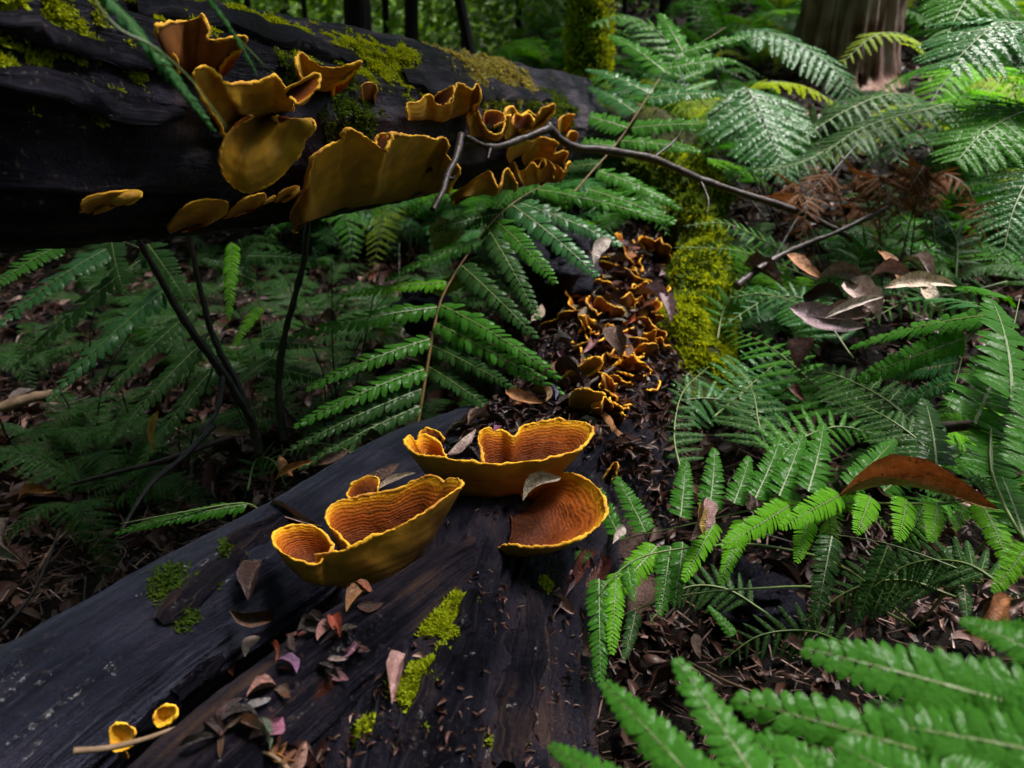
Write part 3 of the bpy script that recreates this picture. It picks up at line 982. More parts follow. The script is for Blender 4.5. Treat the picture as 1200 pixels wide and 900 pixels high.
ub("rusty brown bracket with three points, topmost on the upper log",
   [(205, 66), (186, 44), (183, 33), (190, 28), (214, 25), (230, 22), (237, 16), (243, 30), (245, 46), (262, 47), (278, 43), (289, 46), (284, 56), (268, 66), (258, 78)], [(214, 82), (228, 86), (252, 82)], 0.045, True, lobes=[])
ub("long curled bracket below the rusty three pointed one, red tab on its right",
   [(258, 146), (240, 120), (228, 96), (231, 82), (242, 79), (254, 86), (262, 98), (282, 98), (302, 97), (315, 92), (322, 89), (330, 98), (338, 106), (345, 112)], [(270, 150), (290, 142), (312, 134), (335, 124)], 0.055,
   lobes=[([(334, 106, .9), (352, 96, 1.0), (372, 87, 1.0), (375, 96, 1.05), (369, 108, 1.1), (351, 121, 1.1), (342, 116, 1.0)], [(334, 108, .8), (338, 114, .8)])])
ub("large round yellow bracket hanging down the face of the upper log",
   [(296, 136), (276, 148, .8), (262, 166, .7), (257, 186, .6), (262, 206, .5), (275, 219, .5), (291, 226, .5), (306, 221, .5), (322, 212, .5), (340, 195, .5), (352, 180, .6), (357, 166, .7), (368, 152, .9), (367, 142, 1), (356, 141, 1), (346, 150, .9), (334, 146, .9), (326, 136)], [(302, 134), (324, 134)], 0.050,
   bulge=Vector((0, -0.024, 0.0)), rr=.0014)
ub("small saddle shaped orange bracket right of the red tab",
   [(353, 92), (347, 78), (349, 65), (355, 64), (366, 72), (380, 79), (396, 79), (412, 76), (424, 73), (417, 83), (404, 94), (392, 99)], [(362, 100), (375, 103), (388, 101)], 0.04)
ub("tiny round brown bracket in the moss of the upper log",
   [(424, 108), (424, 100), (430, 97), (438, 98), (442, 104), (440, 111)], [(428, 112), (438, 113)], 0.02, True, rr=.0012)
ub("wavy bracket under the top edge of the upper log, middle of the log",
   [(476, 128), (478, 121), (490, 119), (500, 111), (505, 112), (511, 121), (520, 124), (529, 120), (532, 106), (537, 98), (545, 101), (553, 105), (560, 99), (563, 118), (556, 124)], [(482, 136), (510, 139), (535, 136), (556, 127)], 0.06,
   lobes=[([(508, 114, .7), (520, 106, .75), (531, 101, .85), (531, 112, .95), (524, 122, 1.0)], [(508, 118, .6), (518, 124, .7)])])
ub("largest bracket of the upper log, a wide mustard yellow slab with frilled top edge",
   [(345, 264, .4), (341, 252, .5), (357, 220, .7), (366, 188, .8), (383, 172, .9), (399, 164, 1), (403, 155, 1.1), (412, 152, 1.1), (428, 161, 1.1), (444, 172, 1), (451, 177, 1), (455, 161, 1.1), (463, 157, 1), (480, 159), (497, 159), (508, 164), (519, 161), (526, 170), (523, 182), (536, 194), (538, 204), (528, 217, .7)],
   [(352, 262), (385, 250), (420, 241), (455, 236), (490, 230), (522, 222)], 0.080, bulge=Vector((0, -0.014, -0.008)), rr=.0023,
   lobes=[([(440, 170, .85), (443, 160, .8), (455, 157, .85), (459, 160, .9), (453, 176, 1.0)], [(440, 172, .85), (450, 178, .9)])])
ub("curled bracket left of the thin branch fork, near the end of the upper log",
   [(549, 150), (548, 136), (553, 128), (560, 130), (564, 142), (571, 153), (580, 158), (588, 155), (591, 146), (588, 138), (598, 135)], [(556, 158), (575, 158), (592, 150)], 0.07,
   lobes=[([(566, 141, .8), (568, 132, .8), (578, 130, .8), (590, 134, .9), (591, 142, 1), (580, 148, 1)], [(570, 144, .7), (578, 148, .8)])])
ub("frilly bracket directly above the thin branch fork",
   [(589, 154), (589, 144), (592, 130), (600, 125), (607, 135), (614, 134), (620, 130), (628, 136), (636, 127), (644, 124), (650, 123), (648, 133), (640, 142), (628, 150), (612, 155)], [(598, 158), (615, 158), (632, 152)], 0.07, rr=.0026,
   lobes=[([(600, 144, .8), (603, 134, .7), (613, 136, .8), (622, 134, .9), (626, 144, 1.0)], [(604, 150, .8), (618, 150, .8)])])
ub("small upright bracket at the far tip of the upper log",
   [(654, 152), (654, 142), (660, 136), (668, 134), (673, 135), (669, 142), (664, 149)], [(656, 155), (663, 153)], 0.06, dflt=1)
ub("small hooked bracket below the tip of the upper log",
   [(660, 168), (664, 160), (668, 155), (676, 155), (676, 162), (668, 168)], [(660, 172), (668, 171)], 0.05)
ub("yellow bracket row piece nearest the big slab, low on the upper log",
   [(528, 230, .6), (540, 222, .9), (556, 210), (566, 204), (574, 201), (579, 212), (584, 220), (588, 214), (590, 202), (595, 198), (600, 206), (606, 216)], [(536, 232), (560, 228), (585, 222), (603, 218)], 0.07)
ub("second piece of the low bracket row with a red upper face",
   [(600, 218), (597, 206), (598, 196), (602, 190), (608, 200), (616, 198), (624, 191), (630, 196), (636, 187), (645, 190), (650, 198)], [(606, 219), (622, 216), (645, 210)], 0.06,
   lobes=[([(618, 195, .8), (626, 187, .8), (636, 186, .9), (640, 193, 1)], [(620, 198, .8), (634, 198, .8)])])
ub("last piece of the low bracket row, at the right end of the log",
   [(632, 212), (638, 200), (648, 192), (656, 196), (661, 202), (664, 193), (667, 190), (664, 200), (658, 208)], [(636, 214), (656, 210)], 0.05)
ub("narrow shelf bracket between the branch and the low bracket row",
   [(594, 182), (598, 172), (612, 164), (622, 166), (632, 161), (644, 163), (654, 168), (650, 175)], [(600, 184), (620, 178), (645, 176)], 0.06)
ub("small frilled shelf right above the low bracket row",
   [(612, 184), (618, 177), (630, 172), (642, 173), (650, 180), (660, 177), (666, 180), (662, 187)], [(616, 189), (636, 186), (658, 188)], 0.055)
ub("small yellow bracket pressed to the dark face of the log, farthest left",
   [(98, 244), (97, 236), (108, 229), (130, 226), (150, 223), (164, 224), (165, 230), (155, 237), (138, 239), (124, 247), (110, 251)], [(104, 248), (118, 244), (140, 236)], 0.010, bulge=Vector((0, -0.012, 0)), rr=.001)
ub("flat yellow bracket low on the dark log face, left of the pale narrow one",
   [(206, 268), (205, 256), (214, 244), (232, 235), (252, 234), (266, 237), (265, 249), (252, 258), (232, 264), (214, 271)], [(212, 266), (232, 262), (252, 254)], 0.014, bulge=Vector((0, -0.030, 0)), rr=.001)
ub("narrow flat yellow bracket low on the log between two rounder ones",
   [(263, 256), (270, 246), (285, 234), (300, 228), (310, 227), (312, 234), (322, 229), (318, 235), (305, 240), (290, 248), (275, 254)], [(270, 253), (290, 246), (310, 236)], 0.010, bulge=Vector((0, -0.012, 0)), rr=.001)
ub("small oval yellow bracket low on the log beside the big slab",
   [(323, 236), (326, 228), (338, 220), (349, 218), (350, 225), (342, 232), (332, 237)], [(328, 235), (344, 229)], 0.010, bulge=Vector((0, -0.012, 0)), rr=.001)


# --- the crowd of small brackets on the right flank of the lower log
def small_bracket(i, x, y, w, h, tilt, d, out, label, dark=False):
    """fan with a lobed rim, base at (x,y), spreading w px wide and h px towards the viewer/up"""
    rnd = random.Random(i * 13 + 5)
    n = 13
    ct, st = math.cos(R(tilt)), math.sin(R(tilt))
    rim = []
    for k in range(n):
        f = k / (n - 1)
        a = math.pi * f
        lob = 1 + 0.20 * math.sin(f * math.pi * 2 * (1.5 + rnd.random())) + 0.10 * rnd.uniform(-1, 1)
        rx = -math.cos(a) * w * 0.5 * lob
        ry = -math.sin(a) * h * lob
        rim.append(P(x + rx * ct - ry * st, y + rx * st + ry * ct, d - out * math.sin(a) * (0.8 + 0.5 * rnd.random())))
    bs = [P(x - w * 0.22 * ct, y - w * 0.22 * st + 2, d + 0.01), P(x + w * 0.22 * ct, y + w * .22 * st + 2, d + 0.01)]
    return fungus(label, [dict(rim=rim, base=bs, bulge=Vector((0, 0, -0.008)), up=P(x, y - 300, d), n=48, mrows=8, wave=.004, thick=.004,
                               m=(M['fung_top'], M['fung_rust'] if i % 4 else M['fung_under']))],
                  "small bracket fungi crowding the right side of the lower log", rimr=0.0015)


sb = [(742, 292, 50, 14, -5), (758, 300, 30, 16, 15), (735, 310, 34, 12, 0), (728, 330, 26, 14, -10), (737, 340, 24, 14, 5), (750, 323, 40, 13, 0), (682, 352, 40, 12, 0), (706, 346, 34, 14, -8),
      (728, 358, 46, 16, -25), (752, 362, 34, 14, 5), (766, 372, 30, 16, 30), (742, 374, 44, 16, -5), (716, 384, 34, 14, -10), (770, 392, 38, 16, 20), (776, 402, 34, 12, 10), (700, 388, 26, 12, 0),
      (762, 410, 30, 12, -5), (745, 412, 30, 12, -5), (736, 428, 42, 12, -8), (744, 440, 32, 12, -10), (752, 450, 26, 10, -15), (728, 444, 30, 12, 0), (738, 462, 30, 14, -6), (730, 480, 36, 20, 5), (746, 474, 20, 10, -10), (715, 296, 34, 12, 0), (700, 318, 30, 12, 10), (690, 372, 34, 14, -10), (725, 400, 36, 14, 10), (705, 408, 34, 12, -15), (752, 345, 40, 14, 8), (762, 428, 34, 12, 0), (775, 300, 30, 14, 10)]
sb = sb + [(x + 3, y + 5, w * .8, h, -t) for (x, y, w, h, t) in sb[::2]]
mid_lab = ["thin orange rimmed bracket in the crowd of small fungi beside the mossy stump"]
for i, (x, y, w, h, t) in enumerate(sb):
    rj = random.Random(i * 7 + 1)
    x += rj.uniform(-20, 14); y += rj.uniform(-10, 10); w *= rj.uniform(.4, 1.25); h *= rj.uniform(.8, 1.5); t += rj.uniform(-55, 55)
    hh = hit(x, y, [BL])
    d = hh[2] if hh else 1.55 + (400 - y) * 0.004
    dn = rj.random() < .45
    small_bracket(i, x - 6, y + (4 if not dn else -6), w * 1.5, h * (1.1 if not dn else -.75), t, d + 0.02, rj.uniform(.06, .11), mid_lab[0])
# the two long tongues left of the crowd
def tongue(label, rim, base, d0, out):
    fungus(label, [dict(rim=[P(x, y, d0 - out * k) for x, y, k in rim], base=[P(x, y, d0 + .01) for x, y in base], bulge=Vector((0, -.004, -.012)), up=P(rim[3][0], rim[3][1] - 250, d0), n=60, mrows=10, wave=.004, thick=.004)],
           "small bracket fungi crowding the right side of the lower log", rimr=.0024)
tongue("long tongue shaped fungus slanting up from the dark wood to the small crowd", [(652, 452, .3), (664, 438, .6), (682, 428, .9), (690, 421, 1), (700, 419, 1), (706, 424, 1), (700, 434, .8), (686, 442, .6)], [(660, 456), (688, 446)], 1.32, .06)
tongue("wide flat fungus shelf just above the upper cup fungus", [(668, 470, .4), (672, 458, .7), (684, 456, 1), (698, 459, 1), (709, 463, 1), (706, 470, .9), (694, 474, .7)], [(664, 482), (690, 480)], 1.2, .06)
tongue("thin folded fungus rim curling below the small crowd", [(680, 408, .3), (684, 420, .6), (696, 430, .9), (712, 432, 1), (726, 424, 1), (732, 414, .8), (730, 420, .6)], [(690, 424), (722, 420)], 1.38, .05)
# two yellow buttons at the bottom left
for lab, rim, base, dd in [("round yellow fungus button at the bottom left, behind the pale twig", [(134, 880), (130, 866), (130, 854), (138, 849), (150, 850), (158, 856), (157, 868), (150, 878)], [(140, 882), (150, 884)], .60),
                           ("yellow fungus button on the raised ridge, right of the lower one", [(186, 852), (181, 842), (184, 832), (196, 827), (206, 829), (208, 836), (200, 846)], [(188, 852), (198, 852)], .62)]:
    dd = min([surf_d(x, y, None, 9) for x, y in rim + base])
    cx_ = sum(q[0] for q in rim) / len(rim); cy_ = sum(q[1] for q in rim) / len(rim)
    fungus(lab, [dict(rim=[P(x, y, dd - .016) for x, y in rim], base=[P(cx_, cy_ + 3, dd - .008)], closed=True, bulge=Vector((0, 0, 0)), up=P(cx_, cy_, .3), n=40, mrows=8, thick=.002, m=(M['fung_rim'], M['fung_under'])),
                 dict(rim=[P(cx_ + 4 * math.cos(a * .785), cy_ + 4 * math.sin(a * .785), dd - .008) for a in range(8)], base=[P(x + .0, y + 4, dd + .004) for x, y in [base[0], base[1], base[1], base[0]]], closed=True, n=20, mrows=5, thick=.002, up=P(cx_, cy_, .3), rr=.0006, m=(M['fung_under'], M['fung_under']), label="short yellow stalk")],
           "small fungi on the lower log", rimr=.0014)
# tiny ear beside the right cup
fungus("tiny orange ear fungus right of the right cup under the shrivelled leaf", [dict(rim=px([(706, 562, 1.05), (712, 552, 1.05), (720, 542, 1.05), (724, 545, 1.04), (722, 556, 1.04), (716, 564, 1.04)]), base=px([(708, 566, 1.07), (716, 568, 1.07)]), up=P(700, 520, .8), n=30, mrows=6, thick=.003)],
       "small fungi on the lower log", rimr=.0016)

# ------------------------------------------------------------------ ferns
def pinna_mesh(seed, n=18, lod=2, droop=0.12, ang=68, wk=1.0):
    """one leaflet: midrib along +X (length 1), toothed lobes on both sides"""
    rnd = random.Random(seed)
    mb = MB()
    side_bend = rnd.uniform(-0.05, 0.05)
    def mid(x):
        return Vector((x, side_bend * x * x * 1.5, 0.03 * x - droop * x * x))
    # midrib
    pts = [mid(i / 8) for i in range(9)]
    for i in range(8):
        w0, w1 = 0.008 * (1 - i / 9), 0.008 * (1 - (i + 1) / 9)
        a, b = pts[i], pts[i + 1]
        mb.add([a + Vector((0, -w0, .003)), b + Vector((0, -w1, .003)), b + Vector((0, w1, .003)), a + Vector((0, w0, .003))], [(0, 1, 2, 3)], 1)
    for sd in (-1, 1):
        for i in range(n):
            x = (i + 0.35 + (0.25 if sd > 0 else 0)) / n
            if x > 0.985: continue
            prof = min(1, 0.80 + x * 1.2) * (1 - x) ** 0.42 if x < .9 else (1 - x) ** 0.42 * .95
            L = 0.172 * prof * rnd.uniform(0.9, 1.06) + 0.006
            W = wk * 0.98 / n * 0.55 * (0.72 + 0.28 * (1 - x))
            a = R(ang - 16 * x + rnd.uniform(-5, 5))
            d = Vector((math.cos(a), sd * math.sin(a), 0))
            d.z = rnd.uniform(-0.26, 0.06)
            d.normalize()
            c = Vector((-d.y * sd, d.x * sd, 0)).normalized()      # towards the tip side
            p = mid(x)
            up = d.cross(c) * (1 if d.cross(c).z > 0 else -1)
            tw = rnd.uniform(-0.25, 0.25)
            c = (c + up * tw).normalized()
            if lod >= 2:
                rows = [(0.0, .55, 0), (0.20, 1.0, .004), (0.62, .96, .005), (0.88, .66, .001)] if wk < 1.2 else [(0.0, .6, 0), (0.2, 1.0, .004), (0.66, 1.0, .005), (0.92, .66, .001)]
                V = []
                for (f, w, z) in rows:
                    q = p + d * L * f + up * z * (L / .17) - Vector((0, 0, 0.10 * L * f * f))
                    V += [q - c * W * w * 0.95 - up * W * .10, q + up * W * 0.05, q + c * W * w * 1.05 - up * W * .12]
                V.append(p + d * L + c * W * 0.25 - Vector((0, 0, 0.14 * L)))
                F = []
                for r_ in range(3):
                    k = r_ * 3
                    F += [(k, k + 3, k + 4, k + 1), (k + 1, k + 4, k + 5, k + 2)]
                F += [(9, 12, 10), (10, 12, 11)]
                if sd < 0: F = [tuple(reversed(f)) for f in F]
                F = [tuple(reversed(f)) for f in F]
            else:
                q = p + d * L * .45
                V = [p, q - c * W * 1.0 - up * W * .2, q + up * W * .15, q + c * W - up * W * .2, p + d * L - Vector((0, 0, .12 * L))]
                F = [(0, 1, 2), (0, 2, 3), (1, 4, 2), (2, 4, 3)]
                if sd > 0: F = [tuple(reversed(f)) for f in F]
            mb.add(V, F)
    return mb


def orient_frame(X, up):
    X = X.normalized()
    Z = (up - X * up.dot(X))
    if Z.length < 1e-4: Z = X.orthogonal()
    Z.normalize()
    Y = Z.cross(X)
    return X, Y, Z


PINNA = {}
def pinna_me(matname, kind, v):
    key = (matname, kind, v)
    if key not in PINNA:
        n, dr, ang = {'fine': (22, .13, 68), 'mid': (19, .14, 70), 'big': (19, .10, 70), 'flat': (18, .03, 66)}[kind]
        PINNA[key] = pinna_mesh(v * 7 + 3, n, 2, dr, ang, 1.12 if kind == 'big' else 0.98).build("pinna", [M[matname], M['stipe_green']])
    return PINNA[key]


def plant(name, loc, label, group, cat="fern"):
    e = bpy.data.objects.new(name, None)
    COL.objects.link(e)
    e.location = loc
    e.empty_display_size = 0.05
    return tag(e, label, cat, group)


def rachis(e, pts, r0=0.0022, r1=0.0006, m='stipe_green', n=26):
    p0 = pts[0]
    V, F, UV = tube(vspline(pts, n), lambda s: r0 + (r1 - r0) * s, 5)
    mb = MB(); mb.add(V, F)
    o = link("frond", mb.build("frond", M[m], p0), e, p0 - e.location)
    return o


def put_pinna(fr, origin, A, B, hw, up, matname='fern', kind='fine', v=0):
    me = pinna_me(matname, kind, v % 4)
    X, Y, Z = orient_frame(B - A, up)
    L = (B - A).length
    sy = hw / 0.172
    m = Matrix(((X.x * L, Y.x * sy, Z.x * L, 0), (X.y * L, Y.y * sy, Z.y * L, 0), (X.z * L, Y.z * sy, Z.z * L, 0), (0, 0, 0, 1)))
    o = link("pinna", me, fr)
    o.matrix_local = Matrix.Translation(A - origin) @ m
    return o


CAMUP = Vector((0, -0.6, 0.8))


def frond_px(e, rp, pinnae, m='fern', kind='fine', up=CAMUP, r0=.0022, sm='stipe_green', base=None, wpx=None):
    """a frond whose stalk passes the given points; pinnae = (bx, by, bd, tx, ty, td, halfwidth px[, material])"""
    pts = [P(*q) for q in rp]
    if base is not None:
        pts = [base, base.lerp(pts[0], 0.55) + Vector((0, 0, .03))] + pts
    fr = rachis(e, pts, r0, .0006, sm)
    o0 = pts[0]
    for k, q in enumerate(pinnae):
        bx, by, bd, tx, ty, td, hw = q[:7]
        mm = q[7] if len(q) > 7 else m
        jit = Vector((math.sin(k * 3.1) * .15, math.cos(k * 2.3) * .1, 0))
        put_pinna(fr, o0, P(bx, by, bd), P(tx, ty, td), hw * 0.5 * (bd + td) / 900, (up + jit).normalized(), mm, kind, k + int(bx))
    return fr


def frond_auto(e, pts, width, npairs=16, m='fern', kind='fine', up=CAMUP, s0=0.12, ang=68, r0=.0022, sm='stipe_green', shape=0.8, hwk=0.15, one_side=0, sag=.22):
    sp = vspline(pts, 60)
    fr = rachis(e, pts, r0, .0006, sm)
    o0 = pts[0]
    rnd = random.Random(int(abs(pts[-1].x) * 1000) + npairs)
    for k in range(npairs):
        s = s0 + (1 - s0) * (k + 0.5) / npairs * 0.985
        i = s * 59
        j = min(58, int(i))
        p = sp[j].lerp(sp[j + 1], i - j)
        T = (sp[min(59, j + 2)] - sp[max(0, j - 1)]).normalized()
        _, B, Z = orient_frame(T, up)
        q = (s - s0) / (1 - s0)
        L = width * min(1, (0.62 + q * 1.9)) * (1 - q) ** shape * rnd.uniform(.92, 1.06) + width * 0.04
        for sd in (-1, 1):
            if one_side and sd != one_side: continue
            a = R(ang - 18 * q + rnd.uniform(-5, 5))
            d = T * math.cos(a) + B * sd * math.sin(a) - Z * rnd.uniform(0.05, sag)
            put_pinna(fr, o0, p + T * (0.004 * sd), p + T * (0.004 * sd) + d.normalized() * L, max(L * hwk, width * .05), Z + Vector((rnd.uniform(-.2, .2), rnd.uniform(-.2, .2), 0)), m, kind, rnd.randrange(4))
    return fr


GF = "ferns growing round the two logs"
# --- big fern right of the log, its bright leaflets reaching the fungi
base = Vector((0.62, 0.95, gz(0.62, 0.95)))
e = plant("fern", base, "bright green fern right of the cup fungi, its leaflets hanging over the dark hollow", GF)
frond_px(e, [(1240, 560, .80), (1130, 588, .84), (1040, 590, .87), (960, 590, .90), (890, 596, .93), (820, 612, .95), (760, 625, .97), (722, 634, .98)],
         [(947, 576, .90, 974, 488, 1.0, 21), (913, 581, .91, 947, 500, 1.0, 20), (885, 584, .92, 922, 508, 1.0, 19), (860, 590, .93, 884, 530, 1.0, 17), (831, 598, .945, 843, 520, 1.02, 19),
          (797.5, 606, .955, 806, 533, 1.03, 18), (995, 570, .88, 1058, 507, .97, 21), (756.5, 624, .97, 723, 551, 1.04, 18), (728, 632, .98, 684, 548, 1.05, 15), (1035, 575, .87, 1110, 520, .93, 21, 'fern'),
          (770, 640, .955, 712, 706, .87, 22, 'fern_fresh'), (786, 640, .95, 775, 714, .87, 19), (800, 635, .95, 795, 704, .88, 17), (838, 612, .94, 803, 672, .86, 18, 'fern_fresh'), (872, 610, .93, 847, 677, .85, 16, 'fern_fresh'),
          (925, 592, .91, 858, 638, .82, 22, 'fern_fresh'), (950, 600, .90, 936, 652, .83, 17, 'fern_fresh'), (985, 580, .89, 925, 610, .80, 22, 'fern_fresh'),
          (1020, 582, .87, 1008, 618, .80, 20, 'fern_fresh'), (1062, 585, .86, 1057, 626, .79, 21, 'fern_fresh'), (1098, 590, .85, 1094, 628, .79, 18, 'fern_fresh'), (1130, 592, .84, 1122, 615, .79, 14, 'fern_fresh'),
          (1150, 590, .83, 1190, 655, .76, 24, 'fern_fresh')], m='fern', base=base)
frond_px(e, [(900, 640, .93), (830, 640, .92), (760, 650, .90), (722, 672, .87), (700, 700, .85)],
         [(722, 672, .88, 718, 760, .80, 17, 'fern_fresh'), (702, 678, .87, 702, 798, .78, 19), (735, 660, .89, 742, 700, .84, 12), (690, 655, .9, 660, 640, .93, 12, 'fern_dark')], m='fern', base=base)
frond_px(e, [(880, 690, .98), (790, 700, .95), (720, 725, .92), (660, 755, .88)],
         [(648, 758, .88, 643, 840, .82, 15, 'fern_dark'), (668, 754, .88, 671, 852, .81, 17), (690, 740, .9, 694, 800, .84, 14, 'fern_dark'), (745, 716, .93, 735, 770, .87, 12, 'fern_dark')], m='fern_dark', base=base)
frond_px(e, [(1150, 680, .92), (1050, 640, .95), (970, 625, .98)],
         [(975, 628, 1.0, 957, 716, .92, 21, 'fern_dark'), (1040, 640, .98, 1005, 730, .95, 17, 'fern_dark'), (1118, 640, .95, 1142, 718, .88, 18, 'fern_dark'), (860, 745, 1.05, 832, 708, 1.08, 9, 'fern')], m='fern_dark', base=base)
# --- sheen fern in the middle right
base = Vector((0.62, 1.45, gz(0.62, 1.45)))
e = plant("fern", base, "fern with wet silvery leaflets lying flat right of the mossy stump", GF)
for (pts, w, npr, m) in [([(835, 490, 1.30), (875, 455, 1.42), (915, 422, 1.52), (965, 392, 1.66)], .125, 15, 'fern_blue'),
                         ([(1010, 500, 1.22), (960, 455, 1.34), (900, 405, 1.5), (850, 385, 1.62)], .12, 14, 'fern'),
                         ([(905, 545, 1.15), (890, 500, 1.22), (880, 455, 1.3), (850, 415, 1.45)], .09, 13, 'fern_dark'),
                         ([(760, 500, 1.30), (800, 470, 1.35), (850, 470, 1.36), (900, 500, 1.30)], .08, 12, 'fern_blue')]:
    frond_auto(e, [P(*q) for q in pts], w, npr, m, 'mid')
for (pts, w, npr, m) in [([(1090, 520, 1.15), (1040, 470, 1.22), (980, 440, 1.3), (930, 430, 1.36)], .10, 14, 'fern_dark'), ([(900, 560, 1.12), (930, 520, 1.16), (980, 500, 1.2), (1030, 510, 1.18)], .08, 13, 'fern'),
                         ([(800, 560, 1.15), (790, 510, 1.22), (800, 460, 1.3), (830, 430, 1.38)], .07, 13, 'fern_dark'), ([(1000, 420, 1.42), (960, 370, 1.5), (900, 345, 1.58), (850, 350, 1.6)], .08, 14, 'fern_blue'),
                         ([(1180, 330, 1.5), (1120, 345, 1.45), (1070, 350, 1.42), (1010, 380, 1.36)], .08, 13, 'fern'), ([(1110, 560, .98), (1080, 520, 1.02), (1040, 490, 1.06), (1000, 470, 1.12)], .07, 13, 'fern_dark')]:
    frond_auto(e, [P(*q) for q in pts], w, npr, m, 'mid')
for (pts, w, npr, m) in [([(1120, 700, .95), (1060, 680, .98), (1000, 690, 1.0), (940, 730, 1.0)], .07, 13, 'fern_dark'), ([(1180, 690, .88), (1130, 660, .92), (1070, 660, .95), (1020, 690, .96)], .06, 12, 'fern_dark'),
                         ([(900, 720, 1.1), (850, 690, 1.12), (800, 690, 1.12), (760, 730, 1.08)], .055, 12, 'fern_dark'), ([(1000, 760, .95), (950, 740, 1.0), (890, 745, 1.0), (840, 780, .98)], .055, 12, 'fern_dark')]:
    frond_auto(e, [P(*q) for q in pts], w, npr, m, 'mid')
frond_px(e, [(1190, 385, 1.02), (1165, 372, 1.10), (1135, 395, 1.14), (1122, 440, 1.12), (1110, 480, 1.08)],
         [(1165, 368, 1.10, 990, 392, 1.30, 26, 'fern'), (1132, 396, 1.13, 1000, 440, 1.22, 26, 'fern'), (1122, 425, 1.12, 1035, 440, 1.2, 20, 'fern_blue'), (1120, 445, 1.10, 1050, 470, 1.15, 16, 'fern_blue'), (1150, 360, 1.14, 1060, 335, 1.4, 24, 'fern_blue'), (1180, 350, 1.14, 1130, 325, 1.35, 20, 'fern')],
         kind='mid')
# --- right edge fern
base = Vector((0.85, 0.85, gz(.85, .85)))
e = plant("fern", base, "tall dark fern cut by the right edge of the photo, leaning left", GF)
frond_px(e, [(1205, 640, .70), (1163, 556, .78), (1160, 500, .82), (1142, 494, .84), (1180, 410, .90), (1195, 350, .98)],
         [(1142, 496, .82, 1192, 382, .92, 46, 'fern'), (1186, 470, .8, 1182, 335, .95, 44, 'fern'), (1162, 560, .78, 1160, 470, .85, 38, 'fern'), (1098, 556, .86, 1092, 458, .96, 30, 'fern_dark'), (1200, 628, .72, 1165, 530, .8, 34, 'fern'), (1210, 560, .72, 1215, 440, .8, 40, 'fern'),
          (1205, 640, .7, 1165, 690, .68, 20, 'fern_fresh')], kind='mid', base=base)
# --- foreground fern, out of focus, bottom right
base = Vector((0.50, 0.18, gz(.50, .18)))
e = plant("fern", base, "large blurred fern close to the camera in the bottom right corner", GF)
frond_px(e, [(1420, 900, .42), (1290, 880, .40), (1200, 960, .36), (1050, 990, .35), (900, 980, .36)],
         [(1270, 850, .41, 948, 752, .44, 60), (1250, 935, .39, 868, 806, .42, 57), (1080, 980, .37, 876, 862, .41, 52), (930, 985, .37, 796, 766, .43, 41), (870, 975, .37, 706, 795, .43, 39),
          (1000, 985, .36, 905, 845, .42, 46), (820, 985, .37, 640, 868, .43, 32), (1280, 800, .42, 1130, 716, .47, 34), (1200, 985, .35, 980, 880, .38, 60), (1260, 760, .44, 1150, 730, .48, 39), (1150, 1000, .36, 1060, 905, .38, 46), (1300, 900, .37, 1010, 830, .42, 57), (1290, 840, .44, 1060, 775, .47, 51), (960, 1000, .35, 780, 870, .41, 46), (860, 1000, .36, 690, 905, .41, 39), (1240, 1000, .35, 1120, 880, .38, 57), (1260, 860, .38, 1100, 840, .42, 52)],
         kind='big', base=base, m='fern')
# --- blurred frond crossing the upper log, top left
base = P(60, -330, .42)
e = plant("fern", base, "thin blurred fern sprays hanging in front of the upper log at the top left", GF)
frond_px(e, [(100, -120, .42), (104, -20, .44), (135, 30, .45), (180, 55, .46), (225, 95, .48), (265, 150, .5)], [(102, -30, .44, 262, 148, .50, 15, 'fern_blue')], kind='fine', m='fern_blue', r0=.001)
frond_px(e, [(180, -140, .46), (220, -40, .48), (262, 25, .52), (310, 78, .55)], [(225, -30, .48, 312, 80, .55, 8, 'fern_blue')], kind='fine', m='fern_blue', r0=.001)

# --- centre fern under the upper log
base = ground_hit(488, 505)
base = P(488, 505, 1.28)
e = plant("fern", base, "dark green fern with a tan stalk standing behind the upper cup fungus", GF)
frond_px(e, [(488, 505, 1.28), (494, 470, 1.29), (511, 373, 1.33), (527, 331, 1.36), (569, 269, 1.42), (604, 236, 1.5), (640, 215, 1.6)],
         [(524, 331, 1.36, 404, 337, 1.25, 12, 'fern_fresh'), (513, 360, 1.34, 348, 380, 1.18, 17), (505, 397, 1.32, 361, 440, 1.16, 17), (500, 432, 1.31, 346, 482, 1.14, 19), (497, 455, 1.3, 344, 512, 1.14, 17, 'fern_dark'), (494, 475, 1.29, 350, 535, 1.15, 15, 'fern_dark'),
          (572, 268, 1.42, 630, 362, 1.28, 20, 'fern_dark'), (540, 310, 1.38, 624, 386, 1.25, 20, 'fern_dark'), (516, 357, 1.34, 656, 426, 1.2, 20), (510, 378, 1.33, 655, 451, 1.2, 19), (507, 405, 1.32, 597, 447, 1.22, 16, 'fern_dark'), (503, 430, 1.31, 585, 480, 1.22, 16, 'fern_dark'),
          (580, 258, 1.44, 653, 319, 1.32, 20), (600, 240, 1.48, 700, 312, 1.36, 24, 'fern_blue'), (564, 280, 1.41, 452, 315, 1.28, 12, 'fern'), (590, 250, 1.46, 510, 262, 1.4, 16, 'fern_dark'), (610, 238, 1.5, 730, 278, 1.44, 20, 'fern_blue'), (630, 222, 1.55, 790, 250, 1.46, 17, 'fern')],
         kind='mid', m='fern', sm='stipe', r0=.0035)
